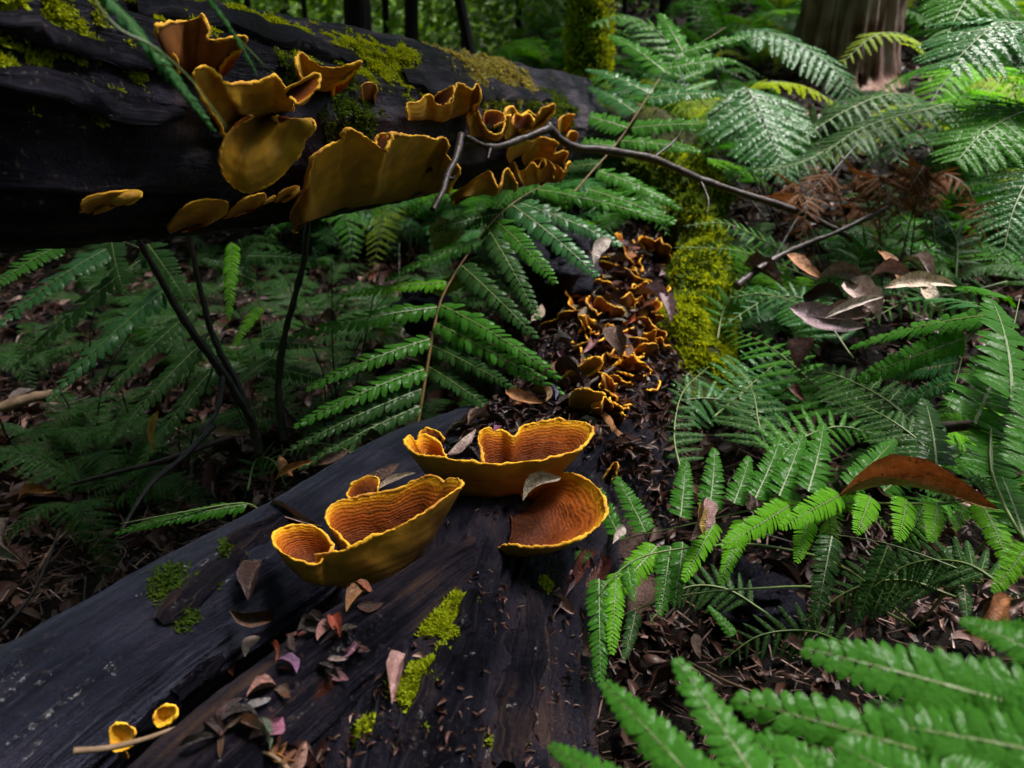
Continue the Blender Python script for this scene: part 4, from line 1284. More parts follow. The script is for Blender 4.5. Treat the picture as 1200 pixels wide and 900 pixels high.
# --- left ferns under the log
base = P(300, 520, 1.45)
e = plant("fern", base, "shaded fern left of the dark saplings, its leaflets arching to the left edge", GF)
frond_px(e, [(300, 520, 1.45), (262, 420, 1.5), (215, 330, 1.5), (150, 285, 1.45), (80, 285, 1.38)],
         [(125, 292, 1.40, -14, 368, 1.22, 24, 'fern_blue'), (70, 288, 1.35, -20, 330, 1.22, 20, 'fern'), (172, 300, 1.46, 8, 416, 1.28, 17), (205, 330, 1.48, 50, 453, 1.26, 20, 'fern_blue'), (225, 365, 1.48, 112, 457, 1.3, 17, 'fern_dark'), (245, 395, 1.48, 125, 505, 1.28, 17, 'fern_dark'),
          (131, 284, 1.42, 140, 338, 1.36, 18), (173, 286, 1.46, 223, 350, 1.36, 22), (262, 420, 1.48, 150, 540, 1.28, 17, 'fern_dark')], kind='mid', m='fern_dark', base=None)
frond_px(e, [(300, 520, 1.45), (310, 430, 1.52), (300, 340, 1.55), (280, 280, 1.5)],
         [(272, 284, 1.5, 267, 365, 1.38, 12, 'fern_fresh'), (304, 360, 1.53, 272, 398, 1.42, 11, 'fern_fresh'), (320, 419, 1.52, 270, 450, 1.42, 14, 'fern_dark'), (306, 400, 1.52, 370, 400, 1.45, 14), (308, 430, 1.5, 385, 440, 1.42, 15, 'fern_dark'), (290, 300, 1.53, 365, 300, 1.48, 14), (298, 478, 1.47, 222, 496, 1.35, 14), (300, 330, 1.54, 240, 300, 1.48, 14)], kind='fine', m='fern_dark')
base = P(300, 605, 1.08)
e = plant("fern", base, "single bright little frond pointing left above the limb, in the dark", GF)
frond_px(e, [(310, 604, 1.08), (285, 590, 1.06), (215, 600, 1.0), (140, 614, .95)], [(290, 591, 1.06, 138, 615, .95, 12, 'fern')], kind='fine', m='fern')
base = P(420, 545, 1.18)
e = plant("fern", base, "low dark fern lying over the litter left of the upper cup fungus", GF)
for pts, w, npr, m in [([(430, 545, 1.17), (400, 525, 1.2), (365, 520, 1.22), (330, 530, 1.2)], .05, 10, 'fern_dark'), ([(290, 575, 1.25), (300, 540, 1.3), (320, 540, 1.25), (335, 570, 1.2)], .05, 10, 'fern_dark')]:
    frond_auto(e, [P(*q) for q in pts], w, npr, m, 'fine')

base = P(330, 915, .5)
e = plant("fern", base, "shrivelled brown dead fern lying on the lower log at the bottom left", GF)
for rp, pin in [([(350, 915, .535), (320, 886, .555), (285, 880, .57), (240, 888, .565)], [(318, 885, .555, 328, 858, .575, 6), (304, 882, .56, 312, 858, .575, 5), (290, 880, .565, 286, 902, .55, 6), (276, 882, .57, 270, 862, .585, 5), (262, 884, .57, 256, 904, .555, 6), (330, 894, .545, 348, 878, .555, 5), (250, 886, .565, 236, 872, .58, 6)])]:
    frond_px(e, rp, pin, m='fern_brown', kind='mid', sm='twig_dead')
# --- upper right ferns
base = P(680, 330, 2.0)
e = plant("fern", P(640, 290, 1.75), "fern with a tan stalk rising right of the upper log's end", GF)
frond_px(e, [(600, 300, 1.72), (655, 245, 1.76), (690, 205, 1.8), (725, 165, 1.85), (760, 112, 1.9), (790, 72, 1.95), (850, 32, 2.0)],
         [(700, 200, 1.82, 800, 232, 1.72, 17), (690, 222, 1.8, 790, 252, 1.70, 17), (735, 150, 1.86, 640, 118, 1.95, 20), (720, 172, 1.84, 650, 158, 1.9, 16), (745, 132, 1.88, 690, 92, 1.98, 18, 'fern_blue'), (762, 110, 1.9, 690, 70, 2.0, 17, 'fern_blue'), (780, 85, 1.92, 715, 30, 2.05, 18),
          (740, 150, 1.86, 830, 140, 1.8, 17), (760, 115, 1.9, 850, 100, 1.85, 18, 'fern_blue'), (783, 80, 1.93, 862, 62, 1.9, 17), (728, 165, 1.85, 820, 170, 1.78, 16), (800, 62, 1.96, 880, 35, 1.95, 14), (800, 60, 1.96, 770, 5, 2.1, 15), (705, 192, 1.82, 640, 195, 1.85, 14, 'fern_dark')], kind='mid', m='fern', sm='stipe', r0=.003)
e = plant("fern", P(930, 300, 2.3), "large arching fern with silvery leaflets in front of the stringy barked tree", GF)
AU = Vector((0, -0.25, 1))
frond_auto(e, [P(*q) for q in [(930, 300, 2.3), (860, 140, 2.4), (835, 60, 2.4), (875, 35, 2.35), (935, 52, 2.28), (985, 90, 2.2), (1008, 140, 2.15)]], .15, 22, 'fern_blue', 'mid', AU, s0=.45, r0=.003, sm='stem_dark', shape=.6)
frond_auto(e, [P(*q) for q in [(930, 300, 2.3), (880, 200, 2.25), (868, 105, 2.2), (885, 120, 2.12), (905, 165, 2.02), (925, 215, 1.95)]], .21, 18, 'fern_blue', 'mid', CAMUP, s0=.48, r0=.003, sm='stem_dark', shape=.75)
frond_auto(e, [P(*q) for q in [(930, 300, 2.3), (820, 150, 2.5), (790, 60, 2.6), (740, 20, 2.6), (690, 30, 2.5)]], .2, 18, 'fern', 'mid', AU, s0=.3, r0=.003, sm='stem_dark')
frond_auto(e, [P(*q) for q in [(930, 300, 2.3), (940, 180, 2.3), (980, 130, 2.25), (1030, 150, 2.15), (1060, 200, 2.05)]], .17, 18, 'fern_dark', 'mid', AU, s0=.3, r0=.003, sm='stem_dark')
e = plant("fern", P(1230, 330, 1.7), "big glossy fern at the upper right edge with long drooping fronds", GF)
frond_auto(e, [P(*q) for q in [(1240, 330, 1.7), (1240, 60, 1.75), (1190, -40, 1.75), (1140, -10, 1.65), (1105, 50, 1.55)]], .17, 20, 'fern', 'mid', AU, s0=.35, r0=.003, shape=.6)
frond_auto(e, [P(*q) for q in [(1240, 330, 1.7), (1290, 120, 1.6), (1240, 40, 1.55), (1170, 30, 1.5), (1110, 80, 1.42)]], .24, 20, 'fern_blue', 'mid', AU, s0=.35, r0=.003, shape=.6)
frond_auto(e, [P(*q) for q in [(1240, 330, 1.7), (1260, 180, 1.55), (1220, 130, 1.5), (1160, 150, 1.42), (1120, 190, 1.36)]], .18, 18, 'fern', 'mid', AU, s0=.35, r0=.003, shape=.6)
frond_auto(e, [P(*q) for q in [(1240, 330, 1.6), (1270, 240, 1.45), (1220, 200, 1.4), (1190, 240, 1.34), (1175, 300, 1.3)]], .12, 16, 'fern_blue', 'mid', AU, s0=.35, r0=.003, shape=.6)
e = plant("fern", P(1090, 210, 2.3), "yellow green fern frond beside the stringy barked tree", GF)
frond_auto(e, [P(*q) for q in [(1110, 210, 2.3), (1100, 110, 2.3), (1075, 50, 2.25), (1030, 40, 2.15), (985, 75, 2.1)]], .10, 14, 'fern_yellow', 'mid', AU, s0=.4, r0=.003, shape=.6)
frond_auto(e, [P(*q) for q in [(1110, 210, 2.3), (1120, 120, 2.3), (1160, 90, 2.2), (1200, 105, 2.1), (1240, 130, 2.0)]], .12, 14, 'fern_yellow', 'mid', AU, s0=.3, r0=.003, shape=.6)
frond_auto(e, [P(*q) for q in [(1110, 210, 2.3), (1090, 130, 2.2), (1050, 110, 2.1), (990, 130, 2.0), (930, 170, 1.9)]], .14, 18, 'fern_dark', 'mid', AU, s0=.3, r0=.003)  # darker fern colour makes these fronds look backlit
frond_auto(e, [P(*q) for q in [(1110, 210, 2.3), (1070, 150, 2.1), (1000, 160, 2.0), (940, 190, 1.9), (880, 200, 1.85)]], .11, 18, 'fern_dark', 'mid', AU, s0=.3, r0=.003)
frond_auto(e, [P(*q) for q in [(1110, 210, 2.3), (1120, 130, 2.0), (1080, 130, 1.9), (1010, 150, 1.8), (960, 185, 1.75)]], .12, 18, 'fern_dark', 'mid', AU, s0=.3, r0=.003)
e = plant("fern", P(1060, 330, 2.0), "dead rusty brown fern tangle under the olive fronds at the right", GF)
for k in range(11):
    rr = random.Random(k + 40)
    x0, y0 = 1000 + rr.uniform(-40, 170), 330 + rr.uniform(-20, 40)
    x1, y1 = x0 + rr.uniform(-50, 50), 205 + rr.uniform(-15, 40)
    x2, y2 = x1 + rr.uniform(-60, 60), y1 + rr.uniform(50, 130)
    dd = 1.9 + rr.uniform(-.2, .25)
    frond_auto(e, [P(x0, y0, dd + .1), P((x0 + x1) / 2, (y0 + y1) / 2, dd + .05), P(x1, y1, dd), P((x1 + x2) / 2 + 10, (y1 + y2) / 2 - 20, dd - .05), P(x2, y2, dd - .08)], .09, 13, 'fern_brown', 'mid', AU, s0=.3, sm='stem_dark', sag=.8)
# small ones in the hollow by the forked branch
e = plant("fern", P(880, 330, 1.75), "small dark fern in the hollow under the long branch", GF)
for pts, w, m in [([(960, 320, 1.75), (900, 285, 1.75), (850, 262, 1.7), (800, 265, 1.62)], .05, 'fern'), ([(960, 330, 1.7), (900, 305, 1.7), (850, 292, 1.65), (790, 290, 1.58)], .045, 'fern'), ([(1010, 350, 1.6), (1005, 310, 1.65), (1020, 285, 1.62), (1045, 300, 1.55)], .07, 'fern_dark'),
                  ([(840, 400, 1.6), (850, 360, 1.65), (880, 345, 1.6), (930, 350, 1.55)], .07, 'fern'), ([(980, 380, 1.5), (940, 350, 1.6), (900, 350, 1.6), (850, 380, 1.5)], .07, 'fern_blue'), ([(1120, 330, 1.6), (1120, 280, 1.65), (1095, 255, 1.6), (1100, 310, 1.5)], .09, 'fern_dark')]:
    frond_auto(e, [P(*q) for q in pts], w, 13, m, 'fine')

# --- generic plants: whole fronds as one shared mesh each
FR = {}
def frond_shape(matname, v, lod, npairs=22):
    """a whole frond of length 1 rising from the origin and arching along +X"""
    key = (matname, v, lod)
    if key in FR: return FR[key]
    rnd = random.Random(v * 31 + lod)
    lift = 0.42 + 0.12 * v / 3
    pts = [Vector((0, 0, 0)), Vector((.16, rnd.uniform(-.02, .02), lift * .62)), Vector((.42, rnd.uniform(-.05, .05), lift)), Vector((.70, rnd.uniform(-.07, .07), lift * .86)), Vector((.94, rnd.uniform(-.1, .1), lift * .45))]
    sp = vspline(pts, 40)
    mb = MB()
    V, F, UV = tube(sp[::3] + [sp[-1]], lambda s: .005 * (1 - .8 * s), 4)
    mb.add(V, F, 1)
    pm = [pinna_mesh(q * 5 + v, 15 if lod > 0 else 10, 2 if lod > 1 else 1, .12) for q in range(3)]
    s0 = .22
    for k in range(npairs):
        s = s0 + (1 - s0) * (k + .5) / npairs * .98
        i = s * 39; j = min(38, int(i))
        p = sp[j].lerp(sp[j + 1], i - j)
        T = (sp[min(39, j + 2)] - sp[max(0, j - 1)]).normalized()
        _, B, Z = orient_frame(T, Vector((0, 0, 1)))
        q = (s - s0) / (1 - s0)
        L = .235 * min(1, .6 + q * 2.2) * (1 - q) ** .75 + .01
        for sd in (-1, 1):
            a = R(70 - 20 * q + rnd.uniform(-6, 6))
            d = (T * math.cos(a) + B * sd * math.sin(a) - Z * rnd.uniform(.02, .3)).normalized()
            X, Y, Zz = orient_frame(d, Z + Vector((rnd.uniform(-.2, .2), rnd.uniform(-.2, .2), 0)))
            src = pm[rnd.randrange(3)]
            mb.add([p + X * (c.x * L) + Y * (c.y * L * .95) + Zz * (c.z * L) for c in src.V], src.F, 0)
    me = mb.build("frond", [M[matname], M['stem_dark']])
    FR[key] = me
    return me


def fern_plant(x, y, size, nf, m, label, group, lod=1, seed=0, z=None, az0=None, tilt=0.0, brown=0.0):
    rnd = random.Random(seed)
    zz = (gz(x, y) if z is None else z) - 0.01
    e = plant("fern", Vector((x, y, zz)), label, group)
    for k in range(nf):
        mm = m[rnd.randrange(len(m))] if isinstance(m, list) else m
        o = link("frond", frond_shape(mm, rnd.randrange(3), lod), e)
        az = (2 * math.pi * k / nf + rnd.uniform(-.3, .3)) if az0 is None else az0 + rnd.uniform(-1, 1)
        sz = size * rnd.uniform(.7, 1.15)
        o.rotation_euler = (rnd.uniform(-.15, .15), rnd.uniform(-.25, .3) + tilt, az)
        o.scale = (sz, sz, sz * rnd.uniform(.75, 1.15))
    return e


GM = "ferns covering the forest floor behind the logs"
# left middle distance, seen under the upper log
k = 0
for (x, y, s, nf) in [(-.85, 1.35, .3, 7), (-.6, 2.2, .4, 7), (-1.3, 1.8, .38, 7), (-.2, 2.4, .4, 7), (-1.5, 2.9, .5, 7), (.1, 2.5, .35, 7), (-.62, 1.75, .42, 7), (-.95, 1.9, .40, 7), (-.30, 2.0, .40, 7), (-.45, 1.45, .30, 6), (-1.25, 2.3, .45, 7), (.0, 2.1, .38, 7), (-.8, 2.9, .45, 7), (-.1, 2.9, .45, 7), (.25, 2.2, .3, 6)]:
    k += 1
    fern_plant(x, y, s * .8, nf, ['fern_dark'], "low dark fern on the leaf strewn ground seen beneath the upper log", "ferns under the upper log", 1, k)  # only the darkest fern colour, to deepen the shade under the log
# right bank
for (x, y, s, nf, m) in [(.72, 1.22, .24, 7, ['fern', 'fern_dark']), (1.0, 1.10, .26, 7, ['fern', 'fern_dark']), (1.3, 1.35, .34, 8, ['fern', 'fern_blue']), (.62, 1.75, .30, 7, ['fern', 'fern_blue']), (.9, 2.0, .32, 8, ['fern_dark', 'fern_blue']), (1.5, 1.9, .4, 8, ['fern', 'fern_dark']), (.6, .78, .17, 6, ['fern_dark']), (.78, .62, .18, 6, ['fern_dark']), (.9, .85, .24, 7, ['fern_dark', 'fern']), (1.25, 1.7, .42, 7, ['fern', 'fern_dark']), (1.0, 2.05, .40, 7, ['fern', 'fern_dark']), (1.45, 2.3, .5, 8, ['fern', 'fern_yellow']), (.85, 2.6, .5, 8, ['fern', 'fern_blue']),
                         (1.15, .95, .32, 6, ['fern']), (.8, 1.15, .26, 6, ['fern_dark', 'fern']), (1.9, 2.6, .6, 8, ['fern', 'fern_blue']), (.62, 3.0, .5, 7, ['fern', 'fern_blue'])]:
    k += 1
    fern_plant(x, y, s * .85, nf + 1, m, "green fern on the rising bank to the right of the mossy stump", "ferns on the right bank", 1, k)
rs = random.Random(303)
for q in range(34):
    x, y = (rs.uniform(.42, 1.5), rs.uniform(.95, 2.6))
    k += 1
    fern_plant(x, y, rs.uniform(.12, .24), 7, rs.choice([['fern', 'fern_dark'], ['fern_blue', 'fern_dark'], ['fern_fresh', 'fern']]), "small low fern filling in between the larger ones on the right", "small ferns on the right", 1, k)
for q in range(30):
    x, y = (rs.uniform(-1.35, .1), rs.uniform(1.15, 2.9))
    k += 1
    fern_plant(x, y, rs.uniform(.12, .26), 6, ['fern_dark'], "small low fern in the shade at the left", "small ferns in the shade at the left", 1, k)  # shade at the left partly put into the dark fern colour
# beyond
rb = random.Random(77)
cnt = 0
while cnt < 250:
    y = 2.4 + 7.5 * rb.random() ** 1.1
    x = rb.uniform(-.66 * y - .5, .72 * y + .4)
    if abs(x - 1.85) < .45 and 3.2 < y < 4.6: continue
    if y < 3.0 and x < -.5: continue
    if 1.4 < y < 4.4 and .29 < x / y < .56: continue
    k += 1; cnt += 1
    mm = rb.choice([['fern', 'fern_blue'], ['fern', 'fern_dark'], ['fern', 'fern_yellow'], ['fern_fresh', 'fern']])
    fern_plant(x, y, rb.uniform(.38, .75), 8, mm, "one of the many green ferns filling the forest floor behind the upper log", GM, 1 if y < 4.5 else 0, k)

# ------------------------------------------------------------------ dead leaves
def leaf_shape(seed, wid=.26, curl=.3, bend=.15, twist=.2, n=9):
    rnd = random.Random(seed)
    V, F = [], []
    sb = rnd.uniform(-.12, .12)
    for i in range(n + 1):
        x = i / n
        w = wid * .5 * (math.sin(math.pi * min(1, x ** .8)) ** .8 if 0 < x < 1 else 0) + .004
        w *= 1 + rnd.uniform(-.1, .1)
        cz = bend * math.sin(math.pi * x) + rnd.uniform(-.01, .01)
        tw = twist * (x - .5) * 2
        for j in range(5):
            f = (j - 2) / 2
            yy = f * w
            zz = cz + curl * w * (f * f) * 1.4 - (.012 if j == 2 else 0) + rnd.uniform(-.006, .006)
            V.append(Vector((x - .5, yy * math.cos(tw) - zz * math.sin(tw) + sb * (x - .5) ** 2 * 4, yy * math.sin(tw) + zz * math.cos(tw))))
    for i in range(n):
        for j in range(4):
            a = i * 5 + j
            F.append((a, a + 5, a + 6, a + 1))
    return V, F


LEAFM = []
for v in range(8):
    V, F = leaf_shape(v, [.24, .30, .42, .20, .55, .34, .26, .48][v], [.5, 1.0, .8, .4, .9, 1.4, -.6, .6][v], [.08, .16, .10, .05, .12, .22, .10, .08][v], [.2, .5, -.3, .1, .2, -.6, .3, .4][v])
    LEAFM.append((mesh("leaf", V, F, M['leaf']), [.24, .30, .42, .20, .55, .34, .26, .48][v]))

PAL = {'brown': (.10, .042, .022), 'dark': (.045, .018, .014), 'pink': (.42, .24, .22), 'pale': (.62, .46, .42), 'purple': (.34, .23, .26), 'orange': (.44, .18, .055), 'cream': (.72, .56, .42), 'red': (.12, .03, .02),
       'white': (.62, .52, .46), 'yellow': (.42, .27, .02), 'grey': (.22, .17, .14), 'olive': (.16, .11, .02), 'lime': (.30, .38, .02)}


def leaf_obj(A, B, w, col, up, v=0, label=None, group=None, name="fallen_leaf"):
    me, w0 = LEAFM[v % 8]
    X, Y, Z = orient_frame(B - A, up)
    L = (B - A).length
    sy = w / w0
    o = link(name, me)
    o.matrix_world = Matrix.Translation((A + B) / 2) @ Matrix(((X.x * L, Y.x * sy, Z.x * L, 0), (X.y * L, Y.y * sy, Z.y * L, 0), (X.z * L, Y.z * sy, Z.z * L, 0), (0, 0, 0, 1)))
    c = PAL[col] if isinstance(col, str) else col
    o.color = (*c, 1)
    return tag(o, label, "leaf", group)


def L_(x1, y1, d1, x2, y2, d2, w, col, label, v=0, up=CAMUP, group="single fallen leaves"):
    return leaf_obj(P(x1, y1, d1), P(x2, y2, d2), w * .5 * (d1 + d2) / 900, col, up, v, label, group)


def sd_(x, y, dflt):
    return surf_d(x, y, None, dflt) - .008


L_(710, 276, 1.36, 692, 308, 1.34, 15, 'white', "small whitish leaf caught upright on the fern above the orange fungi", 0, Vector((0, -1, .3)))
L_(922, 368, 1.36, 1010, 392, 1.3, 30, 'purple', "purplish brown leaf lying lowest in the pale leaf pile on the right ferns", 0, Vector((0, -.75, .65)))
L_(955, 378, 1.33, 1040, 358, 1.34, 24, 'pink', "dull pink curved leaf in the middle of the pale pile on the right ferns", 0, Vector((0, -.75, .65)))
L_(990, 328, 1.36, 1022, 378, 1.32, 36, 'pale', "broad pale pink leaf standing in the pale pile on the right ferns", 2, Vector((0, -.75, .65)))
L_(965, 370, 1.3, 1034, 345, 1.31, 10, 'white', "narrow white sliver of leaf across the pale pile on the right ferns", 3, Vector((0, -.75, .65)))
L_(1036, 332, 1.31, 1120, 330, 1.32, 18, 'cream', "bright cream leaf at the right of the pale pile on the ferns", 3, Vector((0, -.75, .65)))
L_(1074, 332, 1.31, 1102, 366, 1.28, 18, 'cream', "short cream leaf tip hanging from the right of the pale pile", 0, Vector((0, -.75, .65)))
L_(955, 326, 1.4, 1030, 336, 1.36, 20, 'grey', "greyish pink leaf at the back of the pale pile", 1, Vector((0, -.75, .65)))
L_(1020, 320, 1.38, 1075, 326, 1.36, 18, 'pink', "rosy leaf behind the bright cream leaf in the pale pile", 1, Vector((0, -.75, .65)))
L_(1032, 292, 1.42, 1058, 330, 1.38, 13, 'orange', "thin orange brown leaf slanting above the pale pile", 3, Vector((0, -.75, .65)))
L_(1062, 302, 1.42, 1102, 328, 1.38, 16, 'pale', "pale leaf scrap behind the bright cream leaf", 1, Vector((0, -.75, .65)))
L_(940, 348, 1.38, 990, 356, 1.35, 20, 'dark', "dark shrivelled leaf at the left of the pale pile", 5, Vector((0, -.75, .65)))
L_(918, 300, 1.6, 961, 330, 1.55, 17, 'orange', "tan orange leaf resting near the crossed sticks at the right", 0)
L_(868, 310, 1.7, 912, 336, 1.62, 24, 'brown', "dull brown leaf left of the tan orange one under the forked stick", 2)
L_(984, 573, .80, 1170, 588, .74, 32, (.62, .27, .09), "long curled rust brown leaf lying on the bright fern at the right edge", 1, Vector((.0, -.6, .8)))
L_(928, 398, 1.38, 938, 432, 1.34, 30, 'red', "squarish dark red brown leaf lying on the silvery fern", 4)
L_(920, 458, 1.25, 946, 466, 1.22, 14, 'red', "small dark red leaf scrap on the silvery fern", 1)
L_(824, 580, .92, 805, 630, .88, 22, 'pink', "mottled pink leaf wedged between the bright fern leaflets", 2, Vector((.3, -1, .3)))
L_(817, 588, .90, 822, 628, .88, 11, 'yellow', "small yellow leaf in front of the mottled pink one", 0, Vector((.3, -1, .3)))
L_(730, 614, .94, 716, 634, .91, 11, 'white', "tiny whitish leaf right of the right cup fungus", 0, Vector((.1, -1, .4)))
L_(708, 650, .95, 668, 762, .88, 38, 'red', "long spotted red brown leaf hanging left of the fern leaflets", 4, Vector((-.4, -1, .1)))
L_(634, 712, .86, 676, 672, .90, 26, 'purple', "greyish purple leaf against the right side of the lower log", 2)
L_(634, 704, .84, 674, 714, .85, 15, 'pink', "narrow pinkish leaf crossing the greyish purple one", 1)
L_(636, 748, .82, 652, 696, .86, 16, 'pale', "pale pointed leaf at the left of the hanging leaf cluster", 1, Vector((-.2, -1, .2)))
L_(656, 688, .86, 640, 804, .78, 10, 'olive', "long narrow olive leaf hanging down beside the lower log", 3, Vector((-.5, -1, 0)))
L_(660, 645, .95, 694, 680, .92, 20, 'brown', "curled brown leaf right under the right cup fungus", 5)
L_(664, 745, .86, 702, 766, .84, 26, 'pink', "crumpled pinkish leaf at the bottom of the hanging leaf cluster", 7)
L_(748, 672, 1.0, 740, 734, .95, 38, 'pink', "broad brown veined leaf behind the hanging fern leaflets", 4, Vector((0, -1, .2)))
L_(472, 766, sd_(472, 766, .7), 454, 824, sd_(454, 824, .62), 20, 'pink', "pinkish leaf stuck on the lower log beside the long moss patch", 2)
L_(268, 716, sd_(268, 716, .8), 320, 734, sd_(320, 734, .8) - .01, 18, 'brown', "tan folded leaf over the gap between limb and ridge", 5)
L_(272, 735, .78, 276, 792, .75, 24, 'red', "wet red brown leaf lying in the gap between limb and ridge", 7)
L_(262, 742, .77, 240, 792, .73, 12, 'pink', "narrow pinkish leaf at the left of the folded leaf group", 3)
L_(300, 744, .76, 283, 768, .74, 14, 'pale', "small pale leaf scrap on the right of the folded leaf group", 0)
L_(304, 655, sd_(304, 655, .9) - .012, 284, 702, sd_(284, 702, .85) - .006, 26, 'dark', "dark purplish wet leaf pasted on the limb above the folded leaves", 2)
L_(312, 606, .905, 380, 612, .865, 15, 'pink', "long rosy brown leaf just left of the left cup fungus", 1)
L_(322, 560, 1.1, 368, 538, 1.08, 9, 'orange', "thin orange leaf on the dark wood above the rosy brown one", 3)
L_(372, 548, 1.08, 412, 530, 1.08, 12, 'brown', "narrow brown leaf left of the upper cup fungus", 0)
L_(440, 572, .93, 486, 552, .95, 8, 'cream', "thin cream leaf between the left and the upper cup fungi", 3)
L_(424, 574, .95, 470, 546, .98, 14, 'brown', "brown leaf leaning behind the left cup fungus", 0)
L_(610, 583, .86, 654, 556, .885, 17, (.38, .31, .22), "shrivelled grey leaf draped over the rim of the right cup fungus", 1, Vector((-.3, -1, .9)))
L_(183, 481, 1.18, 179, 532, 1.16, 9, 'yellow', "yellow leaf hanging upright in the dark at the left", 0, Vector((0, -1, .1)))
L_(526, 535, .95, 560, 505, .97, 12, 'pale', "curled pale brown leaf in the gap of the upper cup fungus", 6)
L_(700, 480, 1.15, 740, 528, 1.1, 10, 'orange', "rusty sickle shaped leaf hanging from the lower log toward the right", 6, Vector((-.5, -1, 0)))
L_(1128, 742, .62, 1190, 704, .62, 28, 'orange', "orange brown curled leaf low at the right edge above the blurred fern", 5)
L_(1150, 722, .64, 1205, 694, .62, 16, 'pink', "pinkish leaf above the orange brown one at the right edge", 1)
L_(812, 742, .95, 817, 772, .92, 12, 'pink', "small upright pinkish leaf in the dark hollow", 0, Vector((0, -1, .2)))
L_(918, 752, .8, 952, 762, .78, 12, 'pink', "small pink leaf at the tip of the blurred fern", 1)
L_(626, 378, 1.4, 638, 358, 1.42, 11, 'cream', "small cream leaf standing beside the tips of the centre fern", 0, Vector((0, -1, .4)))
L_(716, 382, 1.36, 722, 420, 1.33, 24, 'brown', "veined brown leaf in the middle of the small fungi crowd", 2, Vector((0, -1, .5)))
L_(745, 342, 1.6, 798, 366, 1.55, 16, 'purple', "glossy purple leaf beside the yellow green stump", 1)
L_(778, 345, 1.55, 782, 378, 1.5, 16, 'purple', "purple leaf hanging from the small fungi crowd in front of the stump", 2, Vector((0, -1, .4)))
L_(425, 515, 1.14, 470, 530, 1.1, 12, 'dark', "dark leaf lying in the litter left of the upper cup fungus", 1)
L_(590, 462, 1.2, 634, 476, 1.16, 15, 'orange', "rusty leaf on the log behind the upper cup fungus", 0)
L_(455, 408, 1.5, 492, 422, 1.46, 16, 'pink', "pinkish leaf lying under the centre fern", 7)
L_(375, 372, 1.7, 400, 385, 1.68, 18, 'brown', "round brown leaf on the ground left of the centre fern", 4)
L_(332, 485, 1.35, 350, 508, 1.32, 18, 'red', "reddish leaf at the foot of the dark saplings", 2, Vector((0, -1, .5)))
L_(236, 508, 1.35, 292, 512, 1.32, 10, 'pink', "pale brown leaf lying on the dark stick at the left", 0)
L_(325, 535, 1.2, 340, 560, 1.16, 12, 'orange', "curled orange leaf at the foot of the dark saplings", 6)
L_(8, 612, 1.3, 24, 665, 1.2, 24, 'grey', "greyish leaf hanging in the dark at the left edge", 2, Vector((0, -1, .3)))
L_(20, 585, 1.3, 66, 572, 1.32, 14, 'orange', "orange brown leaf low in the dark at the left edge", 1)
L_(510, 300, 1.75, 536, 262, 1.8, 36, 'lime', "yellow green herb leaf, sunlight painted into its colour, under the middle of the upper log", 4, Vector((0, -1, .4)))  # bright lime colour stands in for sunlight on the leaf
L_(505, 345, 1.75, 560, 330, 1.75, 20, 'lime', "smaller yellow green herb leaf below the larger one", 2, Vector((0, -1, .6)))

# leaves one can count: heaps on the lower log, and scattered ground leaves
rl = random.Random(5)
cols = ['brown', 'dark', 'pink', 'purple', 'brown', 'red', 'dark', 'orange']
def heap(n, reg, label, group, trees, size=(.025, .055), cl=cols, lift=.012):
    k = 0
    tries = 0
    while k < n and tries < n * 20:
        tries += 1
        x, y = reg(rl)
        h = hit(x, y, trees) if trees else None
        if h is None and trees: continue
        if h is None:
            g = ground_hit(x, y)
            nz = Vector((0, 0, 1))
            p = g
        else:
            p, nz = h[0], h[1]
            if nz.z < .05: continue
        k += 1
        a = rl.uniform(0, 6.283)
        L = rl.uniform(*size)
        up = (nz + Vector((rl.uniform(-.55, .55), rl.uniform(-.55, .55), 0))).normalized()
        d = orient_frame(Vector((math.cos(a), math.sin(a), rl.uniform(-.25, .25))), up)[0]
        p = p + nz * rl.uniform(.002, lift)
        leaf_obj(p - d * L / 2, p + d * L / 2, L * rl.uniform(.22, .5), tuple(c * rl.uniform(.3, .85) for c in PAL[rl.choice(cl)]), up, rl.randrange(8), label, group)


def quad(*pts):
    def f(r):
        a, b = r.random(), r.random()
        (x0, y0), (x1, y1), (x2, y2), (x3, y3) = pts
        return ((x0 * (1 - a) + x1 * a) * (1 - b) + (x3 * (1 - a) + x2 * a) * b, (y0 * (1 - a) + y1 * a) * (1 - b) + (y3 * (1 - a) + y2 * a) * b)
    return f


heap(95, quad((610, 300), (770, 290), (760, 420), (610, 480)), "dry brown leaf in the heap on the lower log around the small fungi", "leaves heaped on the lower log", [BL], (.03, .065), lift=.03)
heap(40, quad((480, 470), (690, 440), (690, 530), (440, 560)), "dry brown leaf on the log just behind the cup fungi", "leaves behind the cup fungi", [BL], (.025, .05), lift=.02)
heap(40, quad((380, 690), (450, 700), (350, 890), (230, 880)), "wet brown leaf bit on the lower log below the left cup fungus", "leaf bits below the left cup", [BL, BRidge], (.015, .03), lift=.004)
heap(60, quad((0, 380), (330, 330), (330, 520), (0, 720)), "brown leaf lying on the ground left of the logs", "leaves on the ground at the left", None, (.04, .08))
heap(50, quad((330, 270), (560, 260), (520, 420), (330, 420)), "brown leaf lying on the ground beneath the upper log", "leaves on the ground beneath the upper log", None, (.05, .09))
heap(30, quad((700, 640), (1150, 640), (1000, 760), (680, 800)), "dark leaf in the hollow under the bright fern", "leaves in the dark hollow", None, (.03, .06), ['dark', 'brown', 'pink', 'dark'])

